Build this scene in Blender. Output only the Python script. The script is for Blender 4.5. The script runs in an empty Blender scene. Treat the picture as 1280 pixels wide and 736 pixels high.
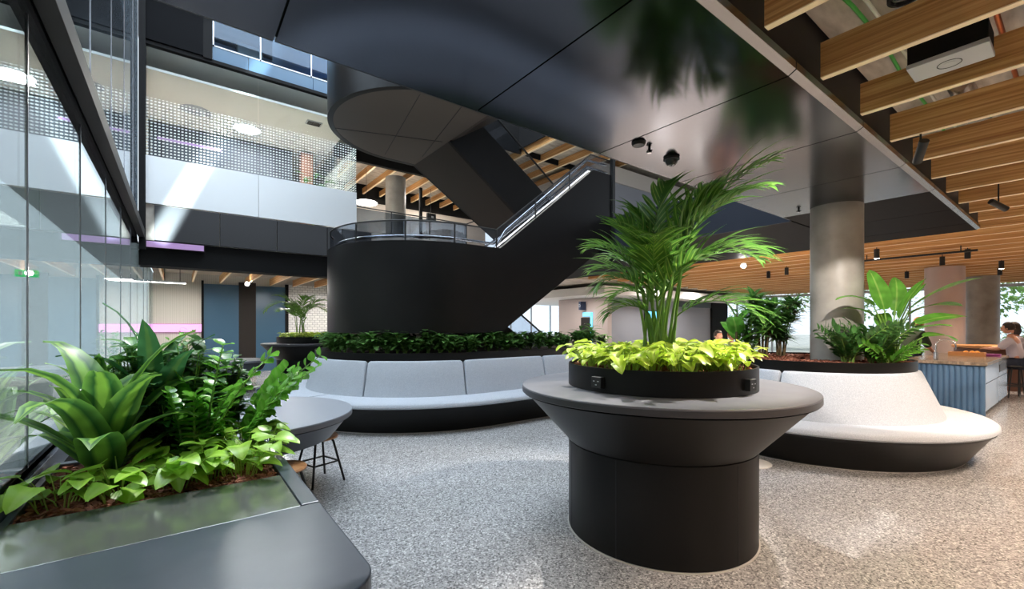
import bpy, math, random
from mathutils import Vector, Matrix, noise
R = math.radians
SC = bpy.context.scene
COL = SC.collection
rnd = random.Random(7)

# ------------------------------------------------------------------ materials
def lin(c):
    return tuple((x/12.92 if x <= .04045 else ((x+.055)/1.055)**2.4) for x in c)
def rgb(r, g, b): return lin((r/255, g/255, b/255)) + (1,)
MATS = {}
def mat(name, col=(.5,.5,.5,1), rough=.5, metal=0., emis=None, es=0., spec=.5, trans=0., coat=0., alpha=1., sub=0.):
    m = bpy.data.materials.new(name); m.use_nodes = True
    p = m.node_tree.nodes['Principled BSDF']
    p.inputs['Base Color'].default_value = col
    p.inputs['Roughness'].default_value = rough
    p.inputs['Metallic'].default_value = metal
    p.inputs['Specular IOR Level'].default_value = spec
    p.inputs['Coat Weight'].default_value = coat
    if emis:
        p.inputs['Emission Color'].default_value = emis
        p.inputs['Emission Strength'].default_value = es
    MATS[name] = m
    return m
def nt(m):
    t = m.node_tree
    return t, t.nodes, t.links, t.nodes['Principled BSDF']
def ramp(t, stops, interp='LINEAR'):
    r = t.nodes.new('ShaderNodeValToRGB'); e = r.color_ramp.elements
    r.color_ramp.interpolation = interp
    while len(e) < len(stops): e.new(.5)
    for i, (p, c) in enumerate(stops):
        e[i].position = p; e[i].color = c
    return r
def coords(t, scale=(1,1,1), kind='Object'):
    tc = t.nodes.new('ShaderNodeTexCoord'); mp = t.nodes.new('ShaderNodeMapping')
    mp.inputs['Scale'].default_value = scale
    t.links.new(tc.outputs[kind], mp.inputs['Vector'])
    return mp
def bump(t, p, src, strength=.2, dist=.01):
    b = t.nodes.new('ShaderNodeBump'); b.inputs['Strength'].default_value = strength
    b.inputs['Distance'].default_value = dist
    t.links.new(src, b.inputs['Height']); t.links.new(b.outputs['Normal'], p.inputs['Normal'])
def noisy(m, scale, stops, detail=4, map_scale=(1,1,1), bmp=0, rough=None):
    t, N, L, p = nt(m)
    mp = coords(t, map_scale)
    n = N.new('ShaderNodeTexNoise'); n.inputs['Scale'].default_value = scale; n.inputs['Detail'].default_value = detail
    L.new(mp.outputs[0], n.inputs['Vector'])
    r = ramp(t, stops); L.new(n.outputs['Fac'], r.inputs[0]); L.new(r.outputs[0], p.inputs['Base Color'])
    if bmp: bump(t, p, n.outputs['Fac'], bmp)
    return m

# terrazzo floor
m = mat('terrazzo', rough=.13, spec=.6)
t, N, L, p = nt(m)
mp = coords(t)
v = N.new('ShaderNodeTexVoronoi'); v.inputs['Scale'].default_value = 95
L.new(mp.outputs[0], v.inputs['Vector'])
sep = N.new('ShaderNodeSeparateColor'); L.new(v.outputs['Color'], sep.inputs[0])
r = ramp(t, [(0, rgb(52,51,51)), (.14, rgb(112,110,110)), (.34, rgb(160,157,156)), (.72, rgb(184,181,180)), (.9, rgb(226,224,221))], 'CONSTANT')
L.new(sep.outputs[0], r.inputs[0])
v2 = N.new('ShaderNodeTexVoronoi'); v2.inputs['Scale'].default_value = 260
L.new(mp.outputs[0], v2.inputs['Vector'])
s2 = N.new('ShaderNodeSeparateColor'); L.new(v2.outputs['Color'], s2.inputs[0])
r2 = ramp(t, [(0, rgb(120,118,118)), (.2, rgb(200,198,196)), (.8, rgb(225,222,220))], 'CONSTANT')
L.new(s2.outputs[1], r2.inputs[0])
mx = N.new('ShaderNodeMix'); mx.data_type = 'RGBA'; mx.inputs[0].default_value = .3
L.new(r.outputs[0], mx.inputs[6]); L.new(r2.outputs[0], mx.inputs[7]); L.new(mx.outputs[2], p.inputs['Base Color'])

mat('black_metal', rgb(16,15,14), .42, .0, spec=.26)
noisy(MATS['black_metal'], 3, [(.3, rgb(10,9,9)), (.7, rgb(15,14,13))])
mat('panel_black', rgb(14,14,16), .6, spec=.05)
mat('bronze_panel', rgb(92,84,77), .55, spec=.3)
mat('bronze_dark', rgb(62,54,48), .55, spec=.3)
mat('trim_pale', rgb(190,186,180), .4)
mat('dark_panel', rgb(26,26,28), .3, 0, spec=.5)
m = mat('soffit_metal', rgb(84,86,93), .15, 1.0)
t, N, L, p = nt(m)
mp = coords(t, (1,1,1)); n = N.new('ShaderNodeTexNoise'); n.inputs['Scale'].default_value = 1.3; n.inputs['Detail'].default_value = 2
L.new(mp.outputs[0], n.inputs['Vector']); bump(t, p, n.outputs['Fac'], .04, .02)
mat('lip_metal', rgb(150,152,156), .25, 1.0)
mat('recess_black', rgb(20,19,19), .8, 0, spec=.2)
mat('brown_black', rgb(38,33,31), .6, 0, spec=.3)
mat('planter_blue', rgb(66,74,86), .3, .3, spec=.5)
noisy(MATS['planter_blue'], 2.2, [(.3, rgb(60,68,80)), (.7, rgb(74,82,94))])
mat('laminate_pale_lit', rgb(138,142,150), .42)  # low table set: blue light on the table put into paler colours
mat('edge_grey_lit', rgb(112,112,118), .42)
mat('cone_metal_lit', rgb(70,74,82), .4, .1)
mat('planter_grey', rgb(116,120,116), .16, .6, spec=.6)
mat('laminate', rgb(108,108,114), .42, 0)
noisy(MATS['laminate'], 6, [(.3, rgb(104,104,110)), (.7, rgb(112,112,118))])
mat('laminate_edge', rgb(62,61,64), .4, 0)
mat('fabric', rgb(186,190,198), .95, 0, spec=.15)
t, N, L, p = nt(MATS['fabric'])
mp = coords(t, (1,1,1)); n = N.new('ShaderNodeTexNoise'); n.inputs['Scale'].default_value = 160; n.inputs['Detail'].default_value = 3
L.new(mp.outputs[0], n.inputs['Vector'])
r = ramp(t, [(.3, rgb(160,166,176)), (.7, rgb(206,209,214))]); L.new(n.outputs['Fac'], r.inputs[0]); L.new(r.outputs[0], p.inputs['Base Color'])
bump(t, p, n.outputs['Fac'], .25, .003)
# oak slats, grain runs along local Y
def wood(name, c1, c2, c3, scale=(6, .35, 22), rough=.5):
    m = mat(name, c2, rough)
    t, N, L, p = nt(m); mp = coords(t, scale)
    n = N.new('ShaderNodeTexNoise'); n.inputs['Scale'].default_value = 2.2; n.inputs['Detail'].default_value = 6; n.inputs['Distortion'].default_value = .6
    oi = N.new('ShaderNodeObjectInfo'); ad = N.new('ShaderNodeVectorMath'); ad.operation = 'ADD'
    L.new(mp.outputs[0], ad.inputs[0]); mu = N.new('ShaderNodeMath'); mu.operation = 'MULTIPLY'; mu.inputs[1].default_value = 37
    L.new(oi.outputs['Random'], mu.inputs[0]); L.new(mu.outputs[0], ad.inputs[1])
    L.new(ad.outputs[0], n.inputs['Vector'])
    r = ramp(t, [(.3, c1), (.5, c2), (.72, c3)]); L.new(n.outputs['Fac'], r.inputs[0]); L.new(r.outputs[0], p.inputs['Base Color'])
    return m
wood('oak', rgb(160,108,60), rgb(200,148,90), rgb(226,184,128))
mat('oak_edge', rgb(250,226,188), .5)
wood('stool_wood', rgb(150,92,50), rgb(190,128,78), rgb(214,160,110), (8, 2, 8), .4)
mat('concrete', rgb(150,144,136), .45)
noisy(MATS['concrete'], 2.5, [(.25, rgb(128,122,114)), (.5, rgb(152,146,138)), (.8, rgb(172,166,158))], 8, bmp=.1)
mat('raw_slab', rgb(150,140,128), .8)
noisy(MATS['raw_slab'], 3, [(.3, rgb(158,148,136)), (.7, rgb(206,198,186))], 6, (1,4,1))
mat('white_plaster', rgb(226,222,216), .7)
mat('beige_wall', rgb(200,190,180), .7)
mat('pink_wall', rgb(184,168,162), .6)
mat('grey_wall', rgb(140,141,148), .6)
mat('blue_panel', rgb(62,92,116), .3, 0, spec=.6)
mat('white_frost', rgb(224,226,226), .3)
mat('navy', rgb(24,30,44), .8)
mat('room_grey', rgb(188,184,176), .7)
t, N, L, p = nt(MATS['room_grey']); mp = coords(t, (1,1,1)); w = N.new('ShaderNodeTexWave'); w.inputs['Scale'].default_value = 9
w.wave_type = 'BANDS'; w.bands_direction = 'X'; L.new(mp.outputs[0], w.inputs['Vector'])
r = ramp(t, [(.0, rgb(176,172,164)), (1, rgb(200,196,188))]); L.new(w.outputs['Fac'], r.inputs[0]); L.new(r.outputs[0], p.inputs['Base Color'])
mat('white_tile', rgb(222,222,220), .3)
t, N, L, p = nt(MATS['white_tile']); mp = coords(t, (1,1,1))
b = N.new('ShaderNodeTexBrick'); b.inputs['Scale'].default_value = 3; b.inputs['Color1'].default_value = rgb(226,226,222); b.inputs['Color2'].default_value = rgb(214,214,212); b.inputs['Mortar'].default_value = rgb(150,150,150)
rot = mp; rot.inputs['Rotation'].default_value = (R(90),0,0); L.new(mp.outputs[0], b.inputs['Vector']); L.new(b.outputs['Color'], p.inputs['Base Color'])
mat('chrome', (.8,.8,.82,1), .12, 1)
mat('steel', (.62,.62,.64,1), .25, 1)
mat('copper', rgb(190,110,70), .35, 1)
mat('duct', (.55,.55,.55,1), .35, 1)
mat('cable_green', rgb(70,170,70), .5)
mat('cable_white', rgb(220,220,210), .5)
mat('cable_black', rgb(22,22,22), .5)
mat('gold_grey', rgb(128,132,138), .5)
mat('mulch', rgb(110,60,44), .85)
noisy(MATS['mulch'], 14, [(.25, rgb(66,34,26)), (.5, rgb(126,72,52)), (.78, rgb(176,116,90))], 5)
mat('soil', rgb(44,28,22), .95)
mat('stone', rgb(120,108,94), .2)
noisy(MATS['stone'], 7, [(.25, rgb(74,64,52)), (.5, rgb(128,114,98)), (.62, rgb(160,146,128)), (.8, rgb(96,84,70))], 8, (1,3,1))
mat('fluted_blue', rgb(74,106,138), .45)
mat('cupboard', rgb(150,162,176), .22, .2)
mat('socket_dark', rgb(52,46,42), .4)
mat('seam_dark', rgb(18,20,24), .6)
mat('purple_card', rgb(140,50,130), .5)
mat('orange', rgb(238,160,60), .5)
mat('tray_wood', rgb(206,150,96), .6)
mat('bar_wood', rgb(96,60,42), .5)
mat('green_felt', rgb(36,92,66), .8)
mat('dark_felt', rgb(40,48,46), .8)
mat('sign_blue', rgb(20,40,70), .3)
mat('screen_cyan', rgb(110,190,220), .3, emis=rgb(110,200,235), es=1.2)
mat('sign_green', rgb(40,170,90), .4, emis=rgb(40,190,100), es=2.0)
mat('shelf_pink_glow', rgb(230,150,220), .4, emis=rgb(236,150,224), es=.8)
mat('purple_glow', rgb(120,80,150), .4, emis=rgb(214,186,214), es=.3)
mat('lamp_white', (1,1,1,1), .4, emis=(1,.97,.92,1), es=9)
mat('lamp_spot', (1,1,1,1), .4, emis=(1,.93,.84,1), es=40)
mat('lamp_star', (1,1,1,1), .4, emis=(1,.95,.9,1), es=160)
mat('led_strip', (1,1,1,1), .4, emis=(1,.98,.95,1), es=3.5)
mat('skin', rgb(206,150,124), .5)
mat('hair_red', rgb(140,84,48), .7)
mat('hair_dark', rgb(52,40,36), .7)
mat('cloth_green', rgb(40,52,34), .9)
mat('cloth_pale', rgb(196,188,198), .9)
mat('cloth_brown', rgb(88,70,60), .9)
mat('cloth_navy', rgb(40,46,62), .9)
mat('lens', rgb(60,60,60), .08, .3)
mat('plastic_grey', rgb(176,178,182), .5)
mat('grass', rgb(150,150,144), .9)
noisy(MATS['grass'], 1.2, [(.3, rgb(140,142,136)), (.7, rgb(180,178,170))])
mat('backdrop_pale', rgb(206,206,190), .6)
t, N, L, p = nt(MATS['backdrop_pale']); mp = coords(t, (1,1,.05)); w = N.new('ShaderNodeTexNoise'); w.inputs['Scale'].default_value = 5; w.inputs['Detail'].default_value = 3
L.new(mp.outputs[0], w.inputs['Vector']); r = ramp(t, [(.35, rgb(120,124,108)), (.5, rgb(214,212,198)), (.6, rgb(236,234,224)), (.66, rgb(150,154,136))]); L.new(w.outputs['Fac'], r.inputs[0]); L.new(r.outputs[0], p.inputs['Base Color'])
mat('bark', rgb(96,80,62), .9)

def leafmat(name, base, rib, edge=None, rough=.38, transl=.35, ribw=.08, vary=.25):
    """leaf: colour across the blade from UV (u=.5 is the midrib), some light through the blade"""
    m = mat(name, base, rough, 0, spec=.5)
    t, N, L, p = nt(m)
    uv = N.new('ShaderNodeUVMap'); s = N.new('ShaderNodeSeparateXYZ'); L.new(uv.outputs[0], s.inputs[0])
    a = N.new('ShaderNodeMath'); a.operation = 'SUBTRACT'; a.inputs[1].default_value = .5; L.new(s.outputs[0], a.inputs[0])
    ab = N.new('ShaderNodeMath'); ab.operation = 'ABSOLUTE'; L.new(a.outputs[0], ab.inputs[0])
    stops = [(0, rib), (ribw, rib), (min(ribw*2.2, .4), base), (.5, edge or base)]
    r = ramp(t, stops); L.new(ab.outputs[0], r.inputs[0])
    g = N.new('ShaderNodeTexNoise'); g.inputs['Scale'].default_value = 9; g.inputs['Detail'].default_value = 1
    tc = N.new('ShaderNodeTexCoord'); L.new(tc.outputs['Object'], g.inputs['Vector'])
    hs = N.new('ShaderNodeHueSaturation'); L.new(r.outputs[0], hs.inputs['Color'])
    mr = N.new('ShaderNodeMapRange'); mr.inputs[1].default_value = .3; mr.inputs[2].default_value = .7
    mr.inputs[3].default_value = 1-vary; mr.inputs[4].default_value = 1+vary
    L.new(g.outputs['Fac'], mr.inputs[0]); L.new(mr.outputs[0], hs.inputs['Value'])
    L.new(hs.outputs[0], p.inputs['Base Color'])
    tr = N.new('ShaderNodeBsdfTranslucent'); L.new(hs.outputs[0], tr.inputs['Color'])
    mxs = N.new('ShaderNodeMixShader'); mxs.inputs[0].default_value = transl
    out = N['Material Output']
    L.new(p.outputs[0], mxs.inputs[1]); L.new(tr.outputs[0], mxs.inputs[2]); L.new(mxs.outputs[0], out.inputs[0])
    return m
leafmat('leaf_palm', rgb(82,130,50), rgb(150,180,90), ribw=.05)
leafmat('leaf_neon', rgb(208,232,84), rgb(230,244,130), rough=.4, vary=.2)
leafmat('leaf_lime', rgb(146,192,64), rgb(160,200,84), rough=.35)
leafmat('leaf_drac', rgb(48,98,50), rgb(132,178,70), edge=rgb(120,168,76), rough=.42, transl=.3, ribw=.1)
leafmat('leaf_zz', rgb(108,172,60), rgb(120,176,74), rough=.2)
leafmat('leaf_dark', rgb(66,116,72), rgb(88,128,70), rough=.25, transl=.2)
leafmat('leaf_under', rgb(92,136,66), rgb(110,150,80), rough=.35, transl=.25)
leafmat('leaf_deep', rgb(66,112,52), rgb(74,110,56), rough=.35, transl=.2)
leafmat('leaf_mid', rgb(78,132,58), rgb(116,160,84), rough=.3)
leafmat('leaf_bird', rgb(96,156,58), rgb(136,180,84), rough=.22, transl=.4, ribw=.03)
leafmat('leaf_tree', rgb(120,160,84), rgb(130,170,90), rough=.6, transl=.5)
mat('stem_green', rgb(120,158,70), .45)
mat('stem_lime', rgb(150,176,80), .45)
mat('stem_brown', rgb(110,92,60), .6)

# clear, mirror-like and fritted glass
def glassmat(name, fac, tint=(1,1,1,1), rough=0., gloss=(.9,.92,.94,1)):
    m = bpy.data.materials.new(name); m.use_nodes = True; t = m.node_tree; N = t.nodes; L = t.links
    N.remove(N['Principled BSDF']); out = N['Material Output']
    tr = N.new('ShaderNodeBsdfTransparent'); tr.inputs[0].default_value = tint
    g = N.new('ShaderNodeBsdfGlossy'); g.inputs['Color'].default_value = gloss; g.inputs['Roughness'].default_value = rough
    mx = N.new('ShaderNodeMixShader'); mx.inputs[0].default_value = fac
    L.new(tr.outputs[0], mx.inputs[1]); L.new(g.outputs[0], mx.inputs[2]); L.new(mx.outputs[0], out.inputs[0])
    MATS[name] = m
    return m
glassmat('glass_clear', .08, (.93,.96,.97,1))
glassmat('glass_tint', .07, (.5,.55,.6,1))
glassmat('glass_rail', .04, (.72,.74,.77,1))
glassmat('glass_facade', .5, (.8,.86,.84,1), .012)
glassmat('glass_upper', .8, (.7,.76,.8,1), .01)
glassmat('glass_blue', .025, (.5,.68,.86,1))
m = glassmat('glass_frit', .03, (.9,.93,.93,1))
t = m.node_tree; N = t.nodes; L = t.links
tc = N.new('ShaderNodeTexCoord'); sx = N.new('ShaderNodeSeparateXYZ'); L.new(tc.outputs['Object'], sx.inputs[0])
adx = N.new('ShaderNodeMath'); adx.operation = 'ADD'; L.new(sx.outputs[0], adx.inputs[0]); L.new(sx.outputs[1], adx.inputs[1])
def dots(src, period, duty):
    d = N.new('ShaderNodeMath'); d.operation = 'DIVIDE'; d.inputs[1].default_value = period; L.new(src, d.inputs[0])
    f = N.new('ShaderNodeMath'); f.operation = 'FRACT'; L.new(d.outputs[0], f.inputs[0])
    c = N.new('ShaderNodeMath'); c.operation = 'LESS_THAN'; c.inputs[1].default_value = duty; L.new(f.outputs[0], c.inputs[0])
    return c
dx = dots(adx.outputs[0], .06, .42); dz = dots(sx.outputs[2], .06, .4)
mm = N.new('ShaderNodeMath'); mm.operation = 'MULTIPLY'; L.new(dx.outputs[0], mm.inputs[0]); L.new(dz.outputs[0], mm.inputs[1])
lt = N.new('ShaderNodeMath'); lt.operation = 'LESS_THAN'; lt.inputs[1].default_value = 5.95; L.new(sx.outputs[2], lt.inputs[0])
m2 = N.new('ShaderNodeMath'); m2.operation = 'MULTIPLY'; L.new(mm.outputs[0], m2.inputs[0]); L.new(lt.outputs[0], m2.inputs[1])
df = N.new('ShaderNodeBsdfDiffuse'); df.inputs[0].default_value = rgb(222,226,222)
mx2 = N.new('ShaderNodeMixShader'); L.new(m2.outputs[0], mx2.inputs[0])
old = N['Material Output'].inputs[0].links[0].from_socket
L.new(old, mx2.inputs[1]); L.new(df.outputs[0], mx2.inputs[2]); L.new(mx2.outputs[0], N['Material Output'].inputs[0])

# ------------------------------------------------------------------ mesh helpers
class MB:
    def __init__(s): s.v = []; s.f = []; s.uv = {}
    def quadbox(s, c):     # eight corners, bottom four then top four
        n = len(s.v); s.v += [tuple(p) for p in c]
        for q in ((0,3,2,1), (4,5,6,7), (0,1,5,4), (1,2,6,5), (2,3,7,6), (3,0,4,7)): s.f.append(tuple(n+i for i in q))
    def box(s, x0, y0, z0, x1, y1, z1):
        s.quadbox([(x0,y0,z0),(x1,y0,z0),(x1,y1,z0),(x0,y1,z0),(x0,y0,z1),(x1,y0,z1),(x1,y1,z1),(x0,y1,z1)])
    def obox(s, c, size, rot=(0,0,0)):
        M = Matrix.Translation(c) @ (Matrix.Rotation(rot[2],4,'Z') @ Matrix.Rotation(rot[1],4,'Y') @ Matrix.Rotation(rot[0],4,'X'))
        h = [x/2 for x in size]
        s.quadbox([M @ Vector((a*h[0], b*h[1], d*h[2])) for a, b, d in ((-1,-1,-1),(1,-1,-1),(1,1,-1),(-1,1,-1),(-1,-1,1),(1,-1,1),(1,1,1),(-1,1,1))])
    def tube(s, pts, r, seg=8, caps=True):
        pts = [Vector(p) for p in pts]; n = len(pts)
        rs = r if isinstance(r, (list, tuple)) else [r]*n
        base = len(s.v); prev = None
        for i, p in enumerate(pts):
            d = (pts[min(i+1,n-1)] - pts[max(i-1,0)]).normalized()
            if prev is None:
                u = d.orthogonal().normalized()
            else:
                u = (prev - d*prev.dot(d)); u = u.normalized() if u.length > 1e-6 else d.orthogonal().normalized()
            prev = u; w = d.cross(u)
            for k in range(seg):
                a = 2*math.pi*k/seg
                s.v.append(tuple(p + (u*math.cos(a)+w*math.sin(a))*rs[i]))
        for i in range(n-1):
            for k in range(seg):
                a = base+i*seg+k; b = base+i*seg+(k+1)%seg
                s.f.append((a, b, b+seg, a+seg))
        if caps:
            s.f.append(tuple(base+k for k in range(seg))[::-1]); s.f.append(tuple(base+(n-1)*seg+k for k in range(seg)))
    def lathe(s, prof, c=(0,0,0), seg=64, a0=0., a1=360., close=True):
        full = abs(a1-a0) >= 359.9
        n = seg if full else seg+1; base = len(s.v); k = len(prof)
        for i in range(n):
            a = R(a0 + (a1-a0)*i/seg)
            for (r, z) in prof: s.v.append((c[0]+r*math.cos(a), c[1]+r*math.sin(a), c[2]+z))
        for i in range(seg):
            j = (i+1) % n
            for q in range(k if close else k-1):
                q2 = (q+1) % k
                s.f.append((base+i*k+q, base+j*k+q, base+j*k+q2, base+i*k+q2))
        if not full and close:
            s.f.append(tuple(base+q for q in range(k))[::-1]); s.f.append(tuple(base+(n-1)*k+q for q in range(k)))
    def sweep(s, path, prof):       # path: (point xy, outward normal xy); prof: closed (offset outward, z)
        base = len(s.v); k = len(prof); n = len(path)
        for (p, nn) in path:
            for (o, z) in prof: s.v.append((p[0]+nn[0]*o, p[1]+nn[1]*o, z))
        for i in range(n-1):
            for q in range(k):
                q2 = (q+1) % k
                s.f.append((base+i*k+q, base+(i+1)*k+q, base+(i+1)*k+q2, base+i*k+q2))
        s.f.append(tuple(base+q for q in range(k))[::-1]); s.f.append(tuple(base+(n-1)*k+q for q in range(k)))
    def prism(s, poly, axis, a, b):  # poly in the two other axes
        def P(u, v, w): return {'x': (w,u,v), 'y': (u,w,v), 'z': (u,v,w)}[axis]
        n = len(poly); base = len(s.v)
        for w in (a, b):
            for (u, v) in poly: s.v.append(P(u, v, w))
        s.f.append(tuple(base+i for i in range(n))); s.f.append(tuple(base+n+i for i in range(n))[::-1])
        for i in range(n):
            j = (i+1) % n; s.f.append((base+i, base+n+i, base+n+j, base+j))
    def sphere(s, c, r, seg=16, rings=10, sc=(1,1,1)):
        base = len(s.v); c = Vector(c)
        for i in range(rings+1):
            ph = math.pi*i/rings
            for k in range(seg):
                a = 2*math.pi*k/seg
                s.v.append((c.x+r*sc[0]*math.sin(ph)*math.cos(a), c.y+r*sc[1]*math.sin(ph)*math.sin(a), c.z+r*sc[2]*math.cos(ph)))
        for i in range(rings):
            for k in range(seg):
                a = base+i*seg+k; b = base+i*seg+(k+1)%seg
                s.f.append((a, a+seg, b+seg, b))
    def leaf(s, o, d, up, Ln, W, shape='oval', droop=.6, seg=6, fold=.25, wav=0., rng=None):
        """one leaf blade: o start, d heading, up roughly the upper side; droop in radians over its length"""
        o = Vector(o); d = Vector(d).normalized(); side = d.cross(Vector(up))
        if side.length < 1e-3: side = d.orthogonal()
        side.normalize(); n = side.cross(d).normalized()
        base = len(s.v); p = o.copy()
        wts = [(i+.5)**1.6 if shape == 'strap' else 1. for i in range(seg)]; sw = sum(wts)
        rots = [Matrix.Rotation(-droop*w_/sw, 3, side) for w_ in wts]
        for i in range(seg+1):
            t_ = i/seg
            if shape == 'heart': w = W*(.5*(min(1, (t_+.06)/.16))**.5)*(1-t_)**.62*1.32 if t_ < 1 else 0
            elif shape == 'lance': w = W*.5*(math.sin(math.pi*min(1, (t_+.04))**.62) if t_ < .97 else 0)
            elif shape == 'strap': w = W*.5*min(1, .45+t_*2.2)*(1-max(0, (t_-.45)/.55)**1.8)
            elif shape == 'paddle': w = W*.5*math.sin(math.pi*min(1, .03+t_*.97)**.8)**.55
            else: w = W*.5*math.sin(math.pi*min(1, .02+t_*.98)**.85)**.75
            w = max(w, .0008); ww = wav*W*math.sin(t_*11+o.x*40) if wav else 0
            s.v += [tuple(p - side*w + n*(w*fold+ww)), tuple(p), tuple(p + side*w + n*(w*fold-ww))]
            if i < seg: p = p + d*(Ln/seg); d = rots[i] @ d; n = rots[i] @ n
        for i in range(seg):
            a = base+i*3
            for k in (0, 1):
                s.uv[len(s.f)] = [(k*.5, i/seg), (k*.5+.5, i/seg), (k*.5+.5, (i+1)/seg), (k*.5, (i+1)/seg)]
                s.f.append((a+k, a+k+1, a+k+4, a+k+3))
    def build(s, name, material, parent=None, loc=None, smooth=True, bevel=0., angle=38):
        me = bpy.data.meshes.new(name); me.from_pydata(s.v, [], s.f)
        if s.uv:
            ul = me.uv_layers.new(name='UVMap'); i = 0
            for fi, pl in enumerate(me.polygons):
                uvs = s.uv.get(fi)
                if uvs:
                    for k, li in enumerate(pl.loop_indices): ul.data[li].uv = uvs[k]
        me.materials.append(MATS[material]); me.validate()
        if smooth:
            me.polygons.foreach_set('use_smooth', [True]*len(me.polygons))
            me.set_sharp_from_angle(angle=R(angle))
        o = bpy.data.objects.new(name, me); COL.objects.link(o)
        if parent: o.parent = parent
        if loc: o.location = loc
        if bevel:
            b = o.modifiers.new('bevel', 'BEVEL'); b.width = bevel; b.segments = 2; b.limit_method = 'ANGLE'; b.angle_limit = R(40)
        return o

def tag(o, label=None, cat=None, group=None, kind=None):
    if label: o['label'] = label
    if cat: o['category'] = cat
    if group: o['group'] = group
    if kind: o['kind'] = kind
    return o
def thing(name, label, cat, loc=(0,0,0), rz=0, group=None):
    o = bpy.data.objects.new(name, None); COL.objects.link(o); o.location = loc; o.rotation_euler = (0,0,rz)
    o.empty_display_size = .1
    return tag(o, label, cat, group)
def struct(name, mb, material, **k):
    o = mb.build(name, material, **k)
    if not k.get('parent'): o['kind'] = 'structure'
    return o
def dup(root, loc=None, rz=None, label=None, sc=None, group=None):
    r = root.copy(); COL.objects.link(r)
    if loc is not None: r.location = loc
    if rz is not None: r.rotation_euler = (0,0,rz)
    if sc: r.scale = (sc,sc,sc) if not isinstance(sc, tuple) else sc
    if label: r['label'] = label
    if group: r['group'] = group
    for ch in list(root.children):
        c = ch.copy(); COL.objects.link(c); c.parent = r
        for g in list(ch.children):
            d = g.copy(); COL.objects.link(d); d.parent = c
    return r
def bx(name, mt, x0, y0, z0, x1, y1, z1, parent=None, bevel=0., **k):
    m = MB(); m.box(x0,y0,z0,x1,y1,z1)
    return m.build(name, mt, parent, smooth=False, bevel=bevel)
def sbx(name, mt, *c, bevel=0.):
    o = bx(name, mt, *c, bevel=bevel); o['kind'] = 'structure'; return o

# ------------------------------------------------------------------ camera
cam = bpy.data.cameras.new('camera'); co = bpy.data.objects.new('camera', cam); COL.objects.link(co)
co.location = (0, 0, 1.55); co.rotation_euler = (R(90), 0, -R(37.16))
cam.sensor_width = 36; cam.lens = 551/1280*36; cam.shift_y = 39/1280; cam.clip_start = .05; cam.clip_end = 300
SC.camera = co

# ------------------------------------------------------------------ the setting
GX = -.6                      # the glazed wall on the left
sbx('floor', 'terrazzo', GX, -9, -.2, 26, 20, 0)
sbx('floor_outside', 'grass', 26.05, -40, -.5, 90, 60, -.08)
sbx('floor_porch', 'white_plaster', -14, -9, -.2, GX-.02, 20, -.02)
# first-floor slab: rooms behind the atrium, right of the stair, and over the lounge
m = MB(); m.box(GX, 11, 3.2, 26, 20, 3.9); m.box(7.62, 2.84, 3.2, 10.8, 11, 3.9); m.box(10.8, -9, 3.62, 26, 11, 3.9); m.box(GX, -9, 3.62, 10.8, 1.15, 3.9)
struct('ceiling', m, 'raw_slab', smooth=False)
m = MB(); m.box(7.62, 2.84, 3.17, 10.8, 11, 3.2); m.box(5.2, 11.01, 3.17, 10.8, 20, 3.2)
struct('ceiling_soffit', m, 'panel_black', smooth=False)
# black bridge over the tables: panelled metal soffit
m = MB(); m.box(GX, 1.24, 3.2, 10.8, 2.82, 3.92)
struct('ceiling_bridge', m, 'recess_black', smooth=False)
m = MB(); xs = [GX, .44] + [.44+1.365*k for k in range(1, 8)] + [10.8]
for a, b in zip(xs, xs[1:]):
    if a < 7.2: m.box(a+.006, 1.2, 3.175, b-.006, 2.82, 3.2)
struct('ceiling_bridge_panels', m, 'soffit_metal', smooth=False)
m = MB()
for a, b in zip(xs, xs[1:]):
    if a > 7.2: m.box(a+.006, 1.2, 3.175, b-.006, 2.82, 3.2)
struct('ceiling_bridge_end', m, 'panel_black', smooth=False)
m = MB()
for a, b in zip(xs, xs[1:]): m.prism([(1.2,3.175), (1.2,3.2), (1.17,3.25), (1.155,3.25), (1.155,3.2)], 'x', a+.006, b-.006)
struct('trim_1', m, 'lip_metal', smooth=False)
m = MB()
for a, b in zip(xs, xs[1:]): m.box(a+.006, 2.82, 3.19, b-.006, 2.86, 3.24)
struct('trim_2', m, 'dark_panel', smooth=False)
sbx('wall_bridge_side', 'brown_black', GX, 1.175, 3.25, 10.8, 1.24, 3.95)
sbx('wall_slab_edge_right', 'navy', 7.58, 2.84, 3.17, 7.62, 11, 3.92)
# concrete columns
m = MB(); m.lathe([(0,0),(.3,0),(.3,3.175),(0,3.175)], (7.19,2.13,0), 64, close=False)
tag(m.build('column', 'concrete'), 'large round concrete column rising through the right bench planter', 'column')
for (x, y, rr, lb) in ((17.3, 2.55, .42, 'broad pinkish concrete column behind the kitchen island'), (21.5, 2.25, .4, 'paler round column by the window, behind the person in pale shirt')):
    m = MB(); m.lathe([(0,0),(rr,0),(rr,3.2),(0,3.2)], (x,y,0), 40, close=False)
    tag(m.build('column', 'pink_wall' if rr > .41 else 'concrete'), lb, 'column')

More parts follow.
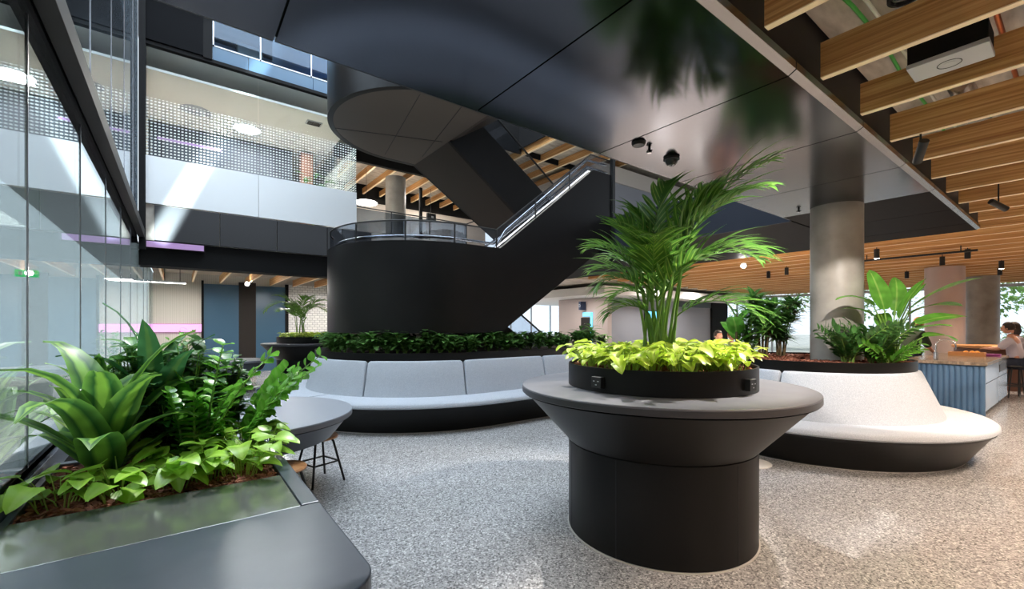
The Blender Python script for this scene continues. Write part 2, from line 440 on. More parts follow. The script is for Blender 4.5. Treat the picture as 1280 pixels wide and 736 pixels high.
# balcony fascia, frosted parapet, fritted glass on the first floor
m = MB()
for k in range(4): m.box(GX+.24+k*1.06, 10.94, 3.2, GX+.24+(k+1)*1.06-.012, 11, 3.88)
struct('wall_fascia_lower', m, 'dark_panel', smooth=False, bevel=.003)
sbx('ceiling_soffit_dark', 'recess_black', GX, 11.05, 2.72, 4.9, 11.5, 3.2)
m = MB()
for a, b in ((-.49, 1.39), (1.4, 3.5)): m.box(a, 10.94, 3.905, b, 10.995, 4.82)
m.box(3.46, 11.0, 3.905, 3.5, 14, 4.82)
tag(m.build('balcony_parapet', 'white_frost', smooth=False), 'frosted white glass parapet of the upper left balcony', 'parapet')
m = MB()
for a, b in ((-.49, 1.39), (1.4, 3.5)): m.box(a, 10.975, 4.83, b, 10.985, 6.97)
m.box(3.485, 11.0, 4.83, 3.495, 14, 6.97)
tag(m.build('fritted_glass_screen', 'glass_frit', smooth=False), 'tall glass screen with rows of white dots above white parapet', 'glass screen')
sbx('column_mullion', 'recess_black', GX+.01, 10.85, 3.0, -.49, 11.2, 12)
sbx('trim_3', 'recess_black', -.5, 10.93, 6.95, 3.6, 11.05, 7.02)
m = MB(); m.box(GX, 10.9, 7.03, .41, 11, 7.86)
struct('wall_panel_upper', m, 'panel_black', smooth=False)
sbx('trim_4', 'recess_black', GX, 10.86, 7.87, .6, 11, 8.3)
sbx('trim_5', 'oak', GX, 10.9, 8.3, .4, 11, 8.9)
sbx('trim_6', 'recess_black', .41, 10.9, 7.0, .56, 11, 9)
sbx('ceiling_upper_slab', 'white_plaster', GX, 11.06, 7.02, 3.6, 20, 7.3)
sbx('ceiling_upper_slab_lounge', 'raw_slab', 3.6, 11, 7.3, 26, 20, 7.6)
sbx('trim_22', 'recess_black', 4.0, 17.95, 6.62, 12, 18, 7.3)
sbx('ceiling_upper_slab_right', 'raw_slab', 8.6, 2.84, 7.15, 26, 11, 7.8)
m = MB()
for a, b in ((.57, 1.2), (1.21, 2.5), (2.51, 4.6)): m.box(a, 10.95, 7.03, b, 11, 7.3)
struct('wall_blue_reflection', m, 'blue_panel', smooth=False)  # solid blue band imitating the reflection in the glass here
sbx('window_1', 'glass_blue', .57, 10.97, 7.31, 4.6, 10.98, 8.7)
m = MB()
for x in (.57, 1.42, 2.45, 3.4): m.box(x, 10.94, 7.3, x+.025, 10.99, 8.7)
m.box(.57, 10.94, 7.3, 4.6, 10.99, 7.33)
struct('trim_7', m, 'lip_metal', smooth=False)
# rooms on the first floor
sbx('wall_room_back', 'beige_wall', GX, 18, 3.9, 12, 18.2, 7.3)
sbx('wall_room_left', 'room_grey', GX, 11, 3.9, GX+.02, 18, 7.0)
sbx('wall_room_divider', 'room_grey', 3.9, 14.4, 3.9, 4.0, 18, 7.0)
sbx('ceiling_room', 'white_plaster', GX, 11.1, 6.55, 3.47, 18, 6.6)
sbx('ceiling_room_band', 'recess_black', 3.9, 14.3, 6.85, 20, 14.45, 7.3)
sbx('wall_meeting_lower', 'navy', GX+.1, 13.8, 3.9, 2.6, 13.9, 6.5)
sbx('wall_meeting_timber', 'bar_wood', 2.8, 13.6, 3.9, 3.1, 13.9, 6.5)
sbx('trim_8', 'purple_glow', GX+.2, 13.77, 6.1, .9, 13.8, 6.16)
# core with pale bulkhead on the first floor, right of the stair
sbx('wall_core_upper', 'grey_wall', 11.05, 9.72, 3.9, 22, 14, 6.4)
sbx('trim_9', 'beige_wall', 11, 9.68, 6.36, 22.1, 14.05, 6.9)
sbx('trim_20', 'recess_black', 8.56, 2.84, 7.1, 8.6, 11, 7.85)
sbx('trim_21', 'recess_black', 4.6, 10.94, 6.98, 26, 11, 7.85)
# top of atrium (a roof with a broad rooflight opening over the void)
m = MB(); m.box(GX, -9, 12, 26, 2.6, 12.3); m.box(8.8, 2.6, 12, 26, 20, 12.3); m.box(GX, 11.3, 12, 8.8, 20, 12.3)
struct('ceiling_roof', m, 'white_plaster', smooth=False)
sbx('wall_upper_back', 'grey_wall', GX, 14.5, 7.3, 9, 14.7, 12)
sbx('ceiling_top_room', 'navy', GX, 11.3, 9.3, 9, 14.5, 9.5)
sbx('trim_19', 'concrete', 1.3, 14.1, 7.3, 1.9, 14.5, 9.3)
sbx('wall_upper_right', 'grey_wall', 12, -9, 3.95, 12.2, 2.6, 12)
sbx('wall_far', 'room_grey', GX, 17.3, 0, 4.9, 17.5, 3.2)
sbx('wall_far_dark', 'brown_black', 4.9, 17.3, 0, 10.5, 17.5, 3.2)
sbx('wall_light_block', 'beige_wall', GX, -9.2, 0, 26, -9, 3.7)  # added out of view to cut daylight haze and deepen contrast
m = MB(); m.box(GX-.1, -9, 0, GX, -3, 12); struct('wall_light_block_left', m, 'grey_wall', smooth=False)  # added with it, closing the left side against daylight
# glazed wall on the left, with its floor rail, beam and posts
m = MB(); m.box(GX-.012, -3, .84, GX, 10.85, 3.22); m.box(GX-.012, 10.85, .84, GX, 17.3, 3.1)
struct('window_2', m, 'glass_facade', smooth=False)
m = MB(); m.box(GX-.012, -3, 3.36, GX, 10.85, 12)
struct('window_5', m, 'glass_upper', smooth=False)
m = MB(); m.box(GX-.1, -3, 3.1, GX-.012, 10.85, 3.38)
struct('trim_18', m, 'recess_black', smooth=False)
m = MB(); m.box(-1.5, -3, 3.15, -1.45, 20, 12); m.box(-1.5, -3, 3.1, GX-.012, 20, 3.18)  # added dark backing; keeps sky out so the upper glass mirrors
struct('wall_sky_block', m, 'dark_panel', smooth=False)
m = MB(); m.box(-5.2, -4, 0, -5, 20, 3.1)  # added pale banded backdrop, lightening what shows through the glass
struct('wall_added_backdrop', m, 'backdrop_pale', smooth=False)
m = MB(); m.box(GX+.006, -3, 3.22, GX+.1, 10.84, 3.37); m.box(GX, -3, 3.23, GX+.006, 10.84, 3.36)
tag(m.build('facade_beam', 'brown_black', smooth=False, bevel=.004), 'dark steel transom beam running high along the left glass wall', 'beam')
m = MB()
for y in (3.2, 4.7, 6.2, 7.7, 9.2, 12.5, 14, 15.5): m.box(GX, y, .84, GX+.006, y+.012, 3.1)
for y in (2.2, 3.7, 5.2, 6.7, 8.2, 9.7): m.box(GX, y, 3.37, GX+.005, y+.012, 12)
struct('trim_10', m, 'lip_metal', smooth=False)
m = MB(); m.box(GX-.06, -3, 0, GX, 17.3, .84); m.box(GX-.1, -3, .8, GX, 17.3, .86)
struct('wall_sill', m, 'planter_blue', smooth=False, bevel=.004)

# far left wall of the ground floor: pale room, blue panels, tiled wall
def bp(x0, x1, z0, z1, mt, name, y=17.24):
    return sbx(name, mt, x0, y, z0, x1, 17.3, z1)
bp(-.7, .6, 1.62, 2.86, 'room_grey', 'wall_blind')
bp(-.7, .6, 1.36, 1.6, 'shelf_pink_glow', 'trim_11', 17.2)  # pink light falling on the shelf put into its own glow
bp(.6, .66, 0, 3, 'recess_black', 'trim_12', 17.2)
bp(.66, 1.62, .0, 2.9, 'blue_panel', 'wall_panel_left')
bp(1.62, 2.12, 0, 3, 'brown_black', 'wall_panel_brown')
bp(2.12, 3.02, 0, 2.9, 'blue_panel', 'wall_panel_right')
bp(3.02, 3.12, 0, 3, 'recess_black', 'trim_13', 17.2)
bp(3.12, 4.9, 0, 3, 'white_tile', 'wall_tiled')
for i, (x0, x1, lb) in enumerate(((-.3, .15, 'short white strip light over the pale blind, far left'),)):
    t_ = thing('strip_light', lb, 'light', (0,0,0)); bx('housing', 'plastic_grey', x0-.3, 15.9, 2.78, x1+.05, 16.0, 2.83, t_); bx('diffuser', 'lamp_white', x0-.28, 15.91, 2.765, x1+.03, 15.99, 2.78, t_)
    mh = MB(); mh.tube([(x0,15.95,2.83),(x0,15.95,3.2)], .008, 6); mh.build('hanger', 'cable_black', t_)
    mh = MB(); mh.tube([(x1-.1,15.95,2.83),(x1-.1,15.95,3.2)], .008, 6); mh.build('hanger', 'cable_black', t_)
t_ = thing('lilac_reflection', 'glowing lilac strip imitating a reflection under the dark balcony edge', 'light'); bx('diffuser', 'purple_glow', -.48, 10.9, 3.06, .42, 10.93, 3.17, t_); bx('housing', 'recess_black', -.5, 10.93, 3.04, .44, 10.99, 3.19, t_)  # emissive strip standing for a pinkish reflection; no lamp here

# lift core on the ground floor, pale dropped ceiling, windows beyond
m = MB(); m.box(14, 12, 0, 14.25, 14.9, 2.72); struct('wall_lift', m, 'pink_wall', smooth=False)
sbx('wall_core', 'grey_wall', 14.25, 12, 0, 22, 12.2, 2.7)
sbx('trim_14', 'dark_panel', 19, 11.95, 2.45, 22, 12, 2.85)
sbx('ceiling_dropped', 'white_plaster', 12.6, 10.95, 2.74, 24, 19.5, 3.05)
sbx('wall_dark_end', 'recess_black', 22, 11.9, 0, 23.6, 12.3, 2.9)
m = MB()
for x in [6 + 1.5*k for k in range(14)]: m.box(x, 19.9, 0, x+.06, 20, 3.2)
m.box(6, 19.9, 2.9, 26, 20, 3.2); m.box(6, 19.9, 0, 26, 20, .5)
struct('trim_15', m, 'plastic_grey', smooth=False)
sbx('window_3', 'glass_clear', 6, 19.95, .5, 26, 19.96, 2.9)
m = MB()
for y in [-8.4 + 1.9*k for k in range(15)]: m.box(25.9, y, 0, 26, y+.07, 3.2)
m.box(25.9, -9, 3.08, 26, 20, 3.2)
m.box(25.9, -9, 0, 26, 20, .12)
struct('trim_16', m, 'plastic_grey', smooth=False)
sbx('window_4', 'glass_clear', 25.95, -9, .12, 25.96, 20, 3.08)

# ------------------------------------------------------------------ timber baffles
def baffle(name, x, y0, y1, z0, h=.235, w=.045):
    L_ = y1-y0
    o = MB(); o.box(-w/2, -L_/2, 0.004, w/2, L_/2, h); ob = o.build(name, 'oak', smooth=False); ob.location = (x, (y0+y1)/2, z0)
    e = MB(); e.box(-w/2-.001, -L_/2, 0, w/2+.001, L_/2, .006); ed = e.build('pale_edge', 'oak_edge', ob, smooth=False)
    return ob
k = 0; x = .95
while x < 25.5:
    near = x < 10.6
    o = baffle('ceiling_baffle', x, -8.6, 1.1 if near else 10.9, 3.2)
    if near: tag(o, 'oak ceiling baffle ending at the side of the black bridge', 'ceiling baffle', 'oak baffles ending at the black bridge')
    else: tag(o, 'long oak ceiling baffle beyond the far end of the black bridge', 'ceiling baffle', 'oak baffles beyond the black bridge')
    x += .829 if near else .80
for x in [-.35 + .72*k for k in range(7)]:
    o = baffle('ceiling_baffle', x, 11.6, 17.1, 2.92, .22)
    tag(o, 'oak ceiling baffle under the balcony, over the far left room', 'ceiling baffle', 'oak baffles under the left balcony')
for x in [4.6 + .7*k for k in range(9)]:
    o = baffle('ceiling_baffle', x, 14.5, 17.94, 6.9, .22, .07)
    tag(o, 'oak ceiling baffle of the upper floor behind the curved landing', 'ceiling baffle', 'oak baffles of the upper floor behind the landing')
for x in [8.7 + .8*k for k in range(5)]:
    o = baffle('ceiling_baffle', x, 3.2, 14.2, 6.92, .22, .07)
    tag(o, 'oak ceiling baffle of the upper floor above the stair head', 'ceiling baffle', 'oak baffles above the stair head')

# services above the near baffles
def pipe(name, mt, pts, r, label, cat, **k):
    m = MB(); m.tube(pts, r, 10); return tag(m.build(name, mt), label, cat, **k)
pipe('copper_pipe', 'copper', [(1, .38, 3.57), (10.5, .38, 3.57)], .016, 'thin copper pipe above the near oak baffles', 'pipe')
pipe('cable', 'cable_green', [(2.6,1.0,3.6),(3.4,.92,3.57),(4.0,.9,3.56),(4.6,.93,3.57),(5.4,.92,3.56),(7.2,.95,3.58)], .012, 'bright green cable sagging above the baffles by the bridge', 'cable')
pipe('cable', 'cable_white', [(2.6,.9,3.6),(3.5,.85,3.57),(4.4,.84,3.56),(5.4,.86,3.57),(7.2,.84,3.58)], .011, 'white cable beside the green one above the baffles', 'cable')
pipe('cable', 'cable_black', [(3.1,.86,3.58),(3.25,.7,3.5),(3.3,.5,3.52),(3.5,.3,3.58)], .01, 'black cable crossing above the second baffle', 'cable')
m = MB()
for i in range(90): m.tube([(2+i*.09, .66, 3.52), (2.045+i*.09, .66, 3.52), (2.09+i*.09, .66, 3.52)], [.066, .078, .066], 14, False)
tag(m.build('flexible_duct', 'duct'), 'silvery ribbed flexible duct above the near baffles', 'duct')
m = MB(); m.box(1.5, .05, 3.5, 10.4, .26, 3.6); tag(m.build('air_duct', 'duct', smooth=False), 'flat grey metal duct above the baffles at the right edge', 'duct')
# speaker panel, black can light
t_ = thing('ceiling_speaker', 'pale grey square speaker hung between the near baffles', 'speaker', (3.99,.565,3.25))
bx('cover', 'plastic_grey', -.125, -.19, 0, .125, .19, .03, t_, .004); bx('housing', 'recess_black', -.12, -.185, .03, .12, .185, .15, t_)
m = MB(); m.lathe([(.055,-.002),(.06,-.002),(.06,.001),(.055,.001)], (0,0,0), 32); m.build('grille_ring', 'cable_black', t_)
m = MB(); m.lathe([(0,-.003),(.03,-.003),(.03,.001)], (0,0,0), 24, close=False); m.build('grille', 'plastic_grey', t_)
m = MB(); m.tube([(0,0,.15),(0,0,.37)], .008, 8); m.build('hanger', 'cable_black', t_)
t_ = thing('can_light', 'large black can light with clear lens at the top edge', 'light', (3.06,.6,3.28))
m = MB(); m.lathe([(0,.3),(.075,.3),(.075,0),(.062,0),(.062,.04),(0,.04)], seg=32, close=False); m.build('housing', 'recess_black', t_)
m = MB(); m.lathe([(0,.0),(.06,.01),(.06,.03)], seg=32, close=False); m.build('lens', 'lens', t_)

def spot_head(loc, aim, label, lit=.0, L_=.2, r=.032, group=None, top=3.22, glow='lamp_spot'):
    """cylinder spotlight: body, lamp face, stem"""
    t_ = thing('spotlight', label, 'spotlight', loc, group=group)
    d = (Vector(aim)-Vector(loc)).normalized()
    m = MB(); m.tube([-d*L_*.5, d*L_*.5], r, 16); m.build('body', 'cable_black', t_)
    m = MB(); m.tube([d*L_*.5, d*(L_*.5+.004)], r*.8, 16); m.build('lamp_face', glow if lit else 'lens', t_)
    m = MB(); m.tube([(0,0,0),(0,0,max(.05, top+.12-loc[2]))], .008, 8); m.build('stem', 'cable_black', t_)
    return t_
spot_head((5.1,.9,3.05), (7.0,1.9,1.2), 'black spotlight with lit face aimed at the bench plants', 1, .2, .035)
spot_head((8.2,.72,3.06), (9.4,-.2,2.3), 'black spotlight tilted down to the right under the baffles', 0, .22, .035)
for (x, y, lb) in ((11.86,2.79,'small lit downlight right of the large column'), (14.14,5.9,'small black downlight left of the large column, the nearer of two'), (13.6,5.2,'small black downlight just left of the large column'),
                   (14.4,2.16,'black downlight hanging left above the track'), (13.4,1.62,'black downlight hanging right above the track'), (16.5,1.4,'lit black downlight right of the track, before the far column'),
                   (18.5,1.6,'small black downlight above the far window column'), (17.5,3.4,'small black downlight left of the broad column')):
    spot_head((x,y,3.08), (x,y,0), lb, 1 if 'lit ' in lb else 0, .2, .05)
t_ = thing('light_track', 'black lighting track under the far baffles above the island', 'track'); bx('rail', 'cable_black', 13.2, 1.45, 3.1, 13.26, 3.6, 3.14, t_)
m = MB(); [m.tube([(13.23,y,3.12),(13.23,y,3.25)], .01, 6) for y in (1.7,3.3)]; m.build('hanger', 'cable_black', t_)
# glaring floodlights
for (x, y, z, lb) in ((11.3,5.3,3.05,'glaring round spotlight behind the tall palm'), (1.72,15.9,2.85,'glaring round spotlight on the far left ceiling')):
    t_ = thing('flood_lamp', lb, 'spotlight', (x,y,z))
    d = (Vector((0,0,1.55))-Vector((x,y,z))).normalized()
    m = MB(); m.tube([-d*.16, d*.02], .075, 20); m.build('body', 'cable_black', t_)
    m = MB(); m.sphere(d*.03, .055, 16, 10); m.build('bulb', 'lamp_star', t_)

# fittings on the soffit
t_ = thing('ceiling_sensor', 'flat black sensor on the bridge soffit left of the sprinkler', 'sensor', (3.26,2.44,3.175))
m = MB(); m.lathe([(0,-.028),(.05,-.028),(.062,-.01),(.062,0)], seg=32, close=False); m.build('body', 'cable_black', t_)
t_ = thing('camera_dome', 'black dome camera under the bridge soffit', 'camera', (3.81,2.47,3.175))
m = MB(); m.lathe([(.075,0),(.075,-.02),(.06,-.025)], seg=32, close=False); m.build('mount', 'cable_black', t_)
m = MB(); m.lathe([(.058,-.02),(.055,-.05),(.035,-.075),(0,-.083)], seg=32, close=False); m.build('dome', 'lens', t_)
def sprinkler(loc, lb):
    t_ = thing('sprinkler', lb, 'sprinkler', loc)
    m = MB(); m.tube([(0,0,0),(0,0,-.03)], .012, 10); m.tube([(.03,0,-.03),(-.03,0,-.03)], .006, 6); m.tube([(0,.03,-.03),(0,-.03,-.03)], .006, 6); m.build('head', 'cable_black', t_)
    m = MB(); m.lathe([(0,-.05),(.018,-.05),(.018,-.045),(0,-.045)], seg=16, close=False); m.tube([(0,0,-.03),(0,0,-.05)], .004, 6); m.build('deflector', 'steel', t_)
sprinkler((3.43,2.45,3.175), 'small sprinkler between the sensor and the dome camera')
sprinkler((6.89,2.48,3.175), 'small sprinkler left of the large column')

# ------------------------------------------------------------------ staircases
CX, CY, RO = 3.9, 8.1, 1.76
def arc(cx, cy, r, a0, a1, n): return [((cx+r*math.cos(R(a0+(a1-a0)*i/n)), cy+r*math.sin(R(a0+(a1-a0)*i/n))), (math.cos(R(a0+(a1-a0)*i/n)), math.sin(R(a0+(a1-a0)*i/n)))) for i in range(n+1)]
def stair(name, label, zb, front_up):
    """half-landing drum with its flights; zb is the underside of the drum"""
    t_ = thing(name, label, 'staircase', (0,0,0))
    za, zt, zf = zb, zb+1.49, zb+.5
    # curved parapet with outer skin running on straight at both sides
    path = arc(CX, CY, RO, 90, 270, 72)
    m = MB(); m.sweep([((4.5, CY+RO), (0,1))] + path + [((4.5, CY-RO), (0,-1))], [(0,za),(0,zt),(-.1,zt),(-.1,za)])
    m.build('curved_parapet', 'black_metal', t_)
    n = 48; pts = [(CX+(RO-.01)*math.cos(R(90+180*i/n)), CY+(RO-.01)*math.sin(R(90+180*i/n))) for i in range(n+1)] + [(4.5, CY-RO+.01), (4.5, CY+RO-.01)]
    m = MB(); m.prism(pts, 'z', za+.005, za+.06); m.build('drum_underside', 'bronze_panel', t_, smooth=False)
    m = MB()
    for (p, q) in (((3.2,6.75),(3.7,9.6)), ((2.4,8.9),(4.4,8.2)), ((3.9,6.36),(4.42,9.2))): m.tube([(p[0],p[1],za+.004),(q[0],q[1],za+.004)], .006, 6)
    m.build('panel_seam', 'seam_dark', t_)
    m = MB(); m.prism(pts, 'z', zf-.1, zf); m.build('landing', 'laminate_edge', t_, smooth=False)
    k = .672
    # front flight rises to the right, its solid outer wall is the stringer
    x0, x1 = 4.5, 7.55
    m = MB(); m.prism([(x0, za), (4.56, za), (x1, za+.66*(x1-4.56)), (x1, zt+1.9), (6.95, zt+1.9), (x0+.05, zt), (x0, zt)], 'y', CY-RO, CY-RO+.09); m.build('outer_stringer', 'black_metal', t_, smooth=False)
    m = MB(); m.prism([(x0, za+.01), (4.56, za+.01), (x1, za+.01+.66*(x1-4.56)), (x1, za+.14+.66*(x1-4.56)), (x0, za+.12)], 'y', CY-RO+.09, CY-.06); m.build('flight_underside', 'bronze_dark', t_, smooth=False)
    for i in range(12):
        bx('tread', 'laminate_edge', x0+.02+i*.245, CY-RO+.1, zf+.1+i*.1625, x0+.32+i*.245, CY-.12, zf+.1625+i*.1625, t_)
    # back flight comes up from the right to the landing
    x2 = 7.45
    m = MB(); m.prism([(x0, za), (x0, zt-.55), (x0+.2, zt-.55), (x2+.3, zf+.45-k*(x2-x0)), (x2+.3, max(.0, zf-k*(x2-x0)-.1)), (x2-.3, max(.0, za-k*(x2-x0)+.1))], 'y', CY-.02, CY+.06); m.build('inner_stringer', 'black_metal', t_, smooth=False)
    lo = max(0.0, za-k*(x2-x0)+.1)
    m = MB(); m.prism([(x0, za), (x0, za+.1), (x2, lo+.16), (x2, lo)], 'y', CY+.06, CY+RO-.02); m.build('flight_underside', 'bronze_dark', t_, smooth=False)
    m = MB(); m.prism([(x0, za), (x0, zt), (x2, zt-k*(x2-x0)-.2), (x2, lo)], 'y', CY+RO-.06, CY+RO); m.build('outer_stringer', 'black_metal', t_, smooth=False)
    for i in range(12):
        z1 = zf-i*.1625
        if z1 > .05: bx('tread', 'laminate_edge', x0+i*.245, CY+.07, z1-.06, x0+.3+i*.245, CY+RO-.07, z1, t_)
    # rails
    def railpts(off, dz, y=None):
        p = [(a[0][0]-a[1][0]*off, a[0][1]-a[1][1]*off, zt+dz) for a in arc(CX, CY, RO, 150, 270, 40)]
        p += [(4.5, CY-RO+off, zt+dz), (6.92, CY-RO+off, zt+1.9+dz), (7.55, CY-RO+off, zt+1.9+dz)]
        return p
    m = MB(); m.tube(railpts(.05, .33), .013, 8); m.build('top_rail', 'cable_black', t_)
    m = MB(); m.tube(railpts(.16, .1), .026, 10); m.build('handrail', 'steel', t_)
    for (hz_, rr_) in ((.46,.024),(.26,.016)):
        m = MB(); m.tube([(4.55,CY-RO+.14,zt+.06),(4.75,CY-RO+.14,zt+hz_-.1),(6.9,CY-RO+.14,zt+1.67+hz_),(7.5,CY-RO+.14,zt+1.9+hz_-.2)], rr_, 10); m.build('stair_handrail', 'steel', t_)
    m = MB(); m.tube([(4.75,CY+.02,zf+1.0),(x2,CY+.02,zf+1.0-k*(x2-4.75))], .022, 10); m.build('back_handrail', 'cable_black', t_)
    m = MB(); m.prism([(4.75, zf+.45), (4.75, zf+.98), (x2, zf+.98-k*(x2-4.75)), (x2, zf+.45-k*(x2-4.75))], 'y', CY+.015, CY+.025); m.build('back_glass', 'glass_rail', t_, smooth=False)
    m = MB(); m.tube([(p[0], p[1]+.0, p[2]) for p in railpts(.13, .0)][38:], .012, 8); m.build('led_strip', 'led_strip', t_)
    for a in (262, 235, 205):
        c = (CX+(RO-.05)*math.cos(R(a)), CY+(RO-.05)*math.sin(R(a)))
        m = MB(); m.tube([(c[0],c[1],zt-.05),(c[0],c[1],zt+.33)], .014, 8); m.build('rail_post', 'cable_black', t_)
    for (x, dz) in ((4.5,0),(5.4,.7),(6.3,1.42)):
        m = MB(); m.tube([(x,CY-RO+.05,zt-.05+dz),(x,CY-RO+.05,zt+.33+dz)], .014, 8); m.build('rail_post', 'cable_black', t_)
    q = railpts(.05, 0); m = MB()
    for a, b in zip(q, q[1:]): m.quadbox([(a[0],a[1],a[2]),(b[0],b[1],b[2]),(b[0],b[1]+.006,b[2]),(a[0],a[1]+.006,a[2]),(a[0],a[1],a[2]+.32),(b[0],b[1],b[2]+.32),(b[0],b[1]+.006,b[2]+.32),(a[0],a[1]+.006,a[2]+.32)])
    m.build('glass_infill', 'glass_rail', t_, smooth=False)
    # inner handrails with lit strip between the flights
    m = MB(); m.tube([(4.75,CY-.09,zf+.95),(7.5,CY-.09,zf+.95+k*2.75)], .022, 10); m.tube([(4.75,CY-.09,zf+.72),(7.5,CY-.09,zf+.72+k*2.75)], .014, 10); m.build('inner_handrail', 'steel', t_)
    m = MB(); m.prism([(4.72, zf+.3), (4.72, zf+.62), (7.5, zf+.62+k*2.78), (7.5, zf+.3+k*2.78)], 'y', CY-.06, CY-.05); m.build('inner_glass', 'glass_tint', t_, smooth=False)
    m = MB(); m.tube([(4.8,CY-.12,zf+.62),(7.3,CY-.12,zf+.62+k*2.5)], .014, 8); m.build('inner_led_strip', 'led_strip', t_)
    return t_
stair('curved_staircase', 'black metal staircase with curved drum landing above the left bench', 1.43, True)
stair('upper_staircase', 'dark upper staircase with round brown underside, under the black bridge edge', 5.38, True)
m = MB(); m.box(7.52, 6.3, 2.9, 7.6, 6.38, 5.2); tag(m.build('stair_post', 'cable_black', smooth=False), 'slim black post at the head of the curved stair', 'post')
# railing of the upper floor behind the landing
t_ = thing('gallery_railing', 'black railing with clear glass on the upper floor behind the landing', 'railing')
m = MB(); m.tube([(3.6,12.2,4.82),(7.4,12.2,4.82),(7.4,10.2,4.82)], .018, 8); m.build('top_rail', 'cable_black', t_)
for x in (3.7, 4.9, 6.1, 7.4):
    m = MB(); m.tube([(x,12.2,3.9),(x,12.2,4.82)], .02, 8); m.build('rail_post', 'cable_black', t_)
bx('glass_infill', 'glass_tint', 3.6, 12.19, 3.95, 7.4, 12.2, 4.78, t_)
# things on the upper floor
m = MB(); m.lathe([(0,0),(.36,0),(.36,3.0),(0,3.0)], (6.3,15.3,3.9), 40, close=False); tag(m.build('column', 'concrete'), 'pale round column in the upper room behind the landing', 'column')
sbx('trim_17', 'recess_black', 7.4, 15.6, 3.9, 7.5, 15.7, 6.85)
t_ = thing('room_sign', 'small black sign box hung in the upper room beside the dark mullion', 'sign', (7.75,15.4,5.7)); bx('case', 'cable_black', -.16, -.05, -.1, .2, .05, .16, t_, .005)
m = MB(); m.tube([(0,0,.16),(0,0,1.1)], .008, 6); m.build('hanger', 'cable_black', t_); bx('pictogram', 'plastic_grey', .0, -.055, -.02, .1, -.05, .06, t_)
m = MB(); m.lathe([(0,0),(.55,0),(.58,.06),(.58,.56),(.52,.62),(0,.62)], (7.5,14.6,3.905), 40, close=False); tag(m.build('pouffe', 'green_felt'), 'round green upholstered pouffe in the upper room', 'pouffe')
m = MB(); m.lathe([(0,0),(.5,0),(.52,.05),(.52,.42),(.46,.48),(0,.48)], (5.1,14.2,3.905), 40, close=False); tag(m.build('pouffe', 'dark_felt'), 'low dark pouffe at the left of the upper room', 'pouffe')
m = MB(); poly = [(8.7+.62*math.cos(R(a)), 5.2+.85*math.sin(R(a))) for a in range(0,181,12)] + [(8.08,3.9),(9.32,3.9)]
m.prism(poly, 'y', 17.9, 17.97); tag(m.build('arched_niche', 'lamp_white' if False else 'white_plaster', smooth=False), 'pale round-topped arch panel on the upper room wall', 'panel')
t_ = thing('disc_light', 'flat oval white ceiling light in the upper room behind the landing', 'light', (5.13,15,5.72)); m = MB(); m.lathe([(0,0),(.34,0),(.36,.03),(.34,.05),(0,.05)], seg=32, close=False); m.build('diffuser', 'lamp_white', t_)
m = MB(); m.tube([(0,0,.05),(0,0,1.2)], .006, 6); m.build('cord', 'cable_black', t_)
t_ = thing('round_ceiling_light', 'bright round recessed light in the balcony room ceiling', 'light', (1.4,13.0,6.55)); m = MB(); m.lathe([(0,-.01),(.3,-.01),(.3,.0)], seg=40, close=False); m.build('diffuser', 'lamp_white', t_)
m = MB(); m.lathe([(.3,-.012),(.33,-.012),(.33,0),(.3,0)], seg=40); m.build('rim', 'plastic_grey', t_)
m = MB(); m.lathe([(.0,-.008),(.3,-.008),(.3,0)], (.33,12.6,6.55), 32, close=False); tag(m.build('ceiling_disc', 'plastic_grey'), 'round grey speaker disc in the balcony room ceiling', 'speaker')
t_ = thing('air_grille', 'small dark air grille in the balcony room ceiling near the drum', 'grille'); bx('frame', 'plastic_grey', 2.5, 11.5, 6.53, 2.85, 11.75, 6.55, t_); bx('grille', 'brown_black', 2.53, 11.52, 6.525, 2.82, 11.73, 6.53, t_)
# dark shell imitating the stair drum reflected in the blue glass
m = MB(); m.lathe([(1.0,0),(1.45,0),(1.45,1.3),(1.0,1.3)], (3.4,12.75,7.62), 40, 90, 300); tag(m.build('drum_reflection', 'navy', smooth=True), 'dark curved shell imitating the drum reflection in the top floor glass', 'screen')
for i in range(3):
    t_ = thing('downlight', 'tiny white downlight behind the blue glass, one of a row of three', 'light', (2.35+.22*i,11.9,9.28), group='row of three downlights behind blue glass')
    m = MB(); m.lathe([(0,0),(.045,0),(.045,.02)], seg=16, close=False); m.build('diffuser', 'lamp_white', t_)
t_ = thing('disc_light', 'oval white light at the left end of the blue top-floor glass', 'light', (.8,11.7,8.35)); m = MB(); m.lathe([(0,0),(.16,0),(.17,.03),(0,.03)], seg=24, close=False); m.build('diffuser', 'lamp_white', t_)
m = MB(); m.tube([(0,0,.03),(0,0,.95)], .006, 6); m.build('cord', 'cable_black', t_)

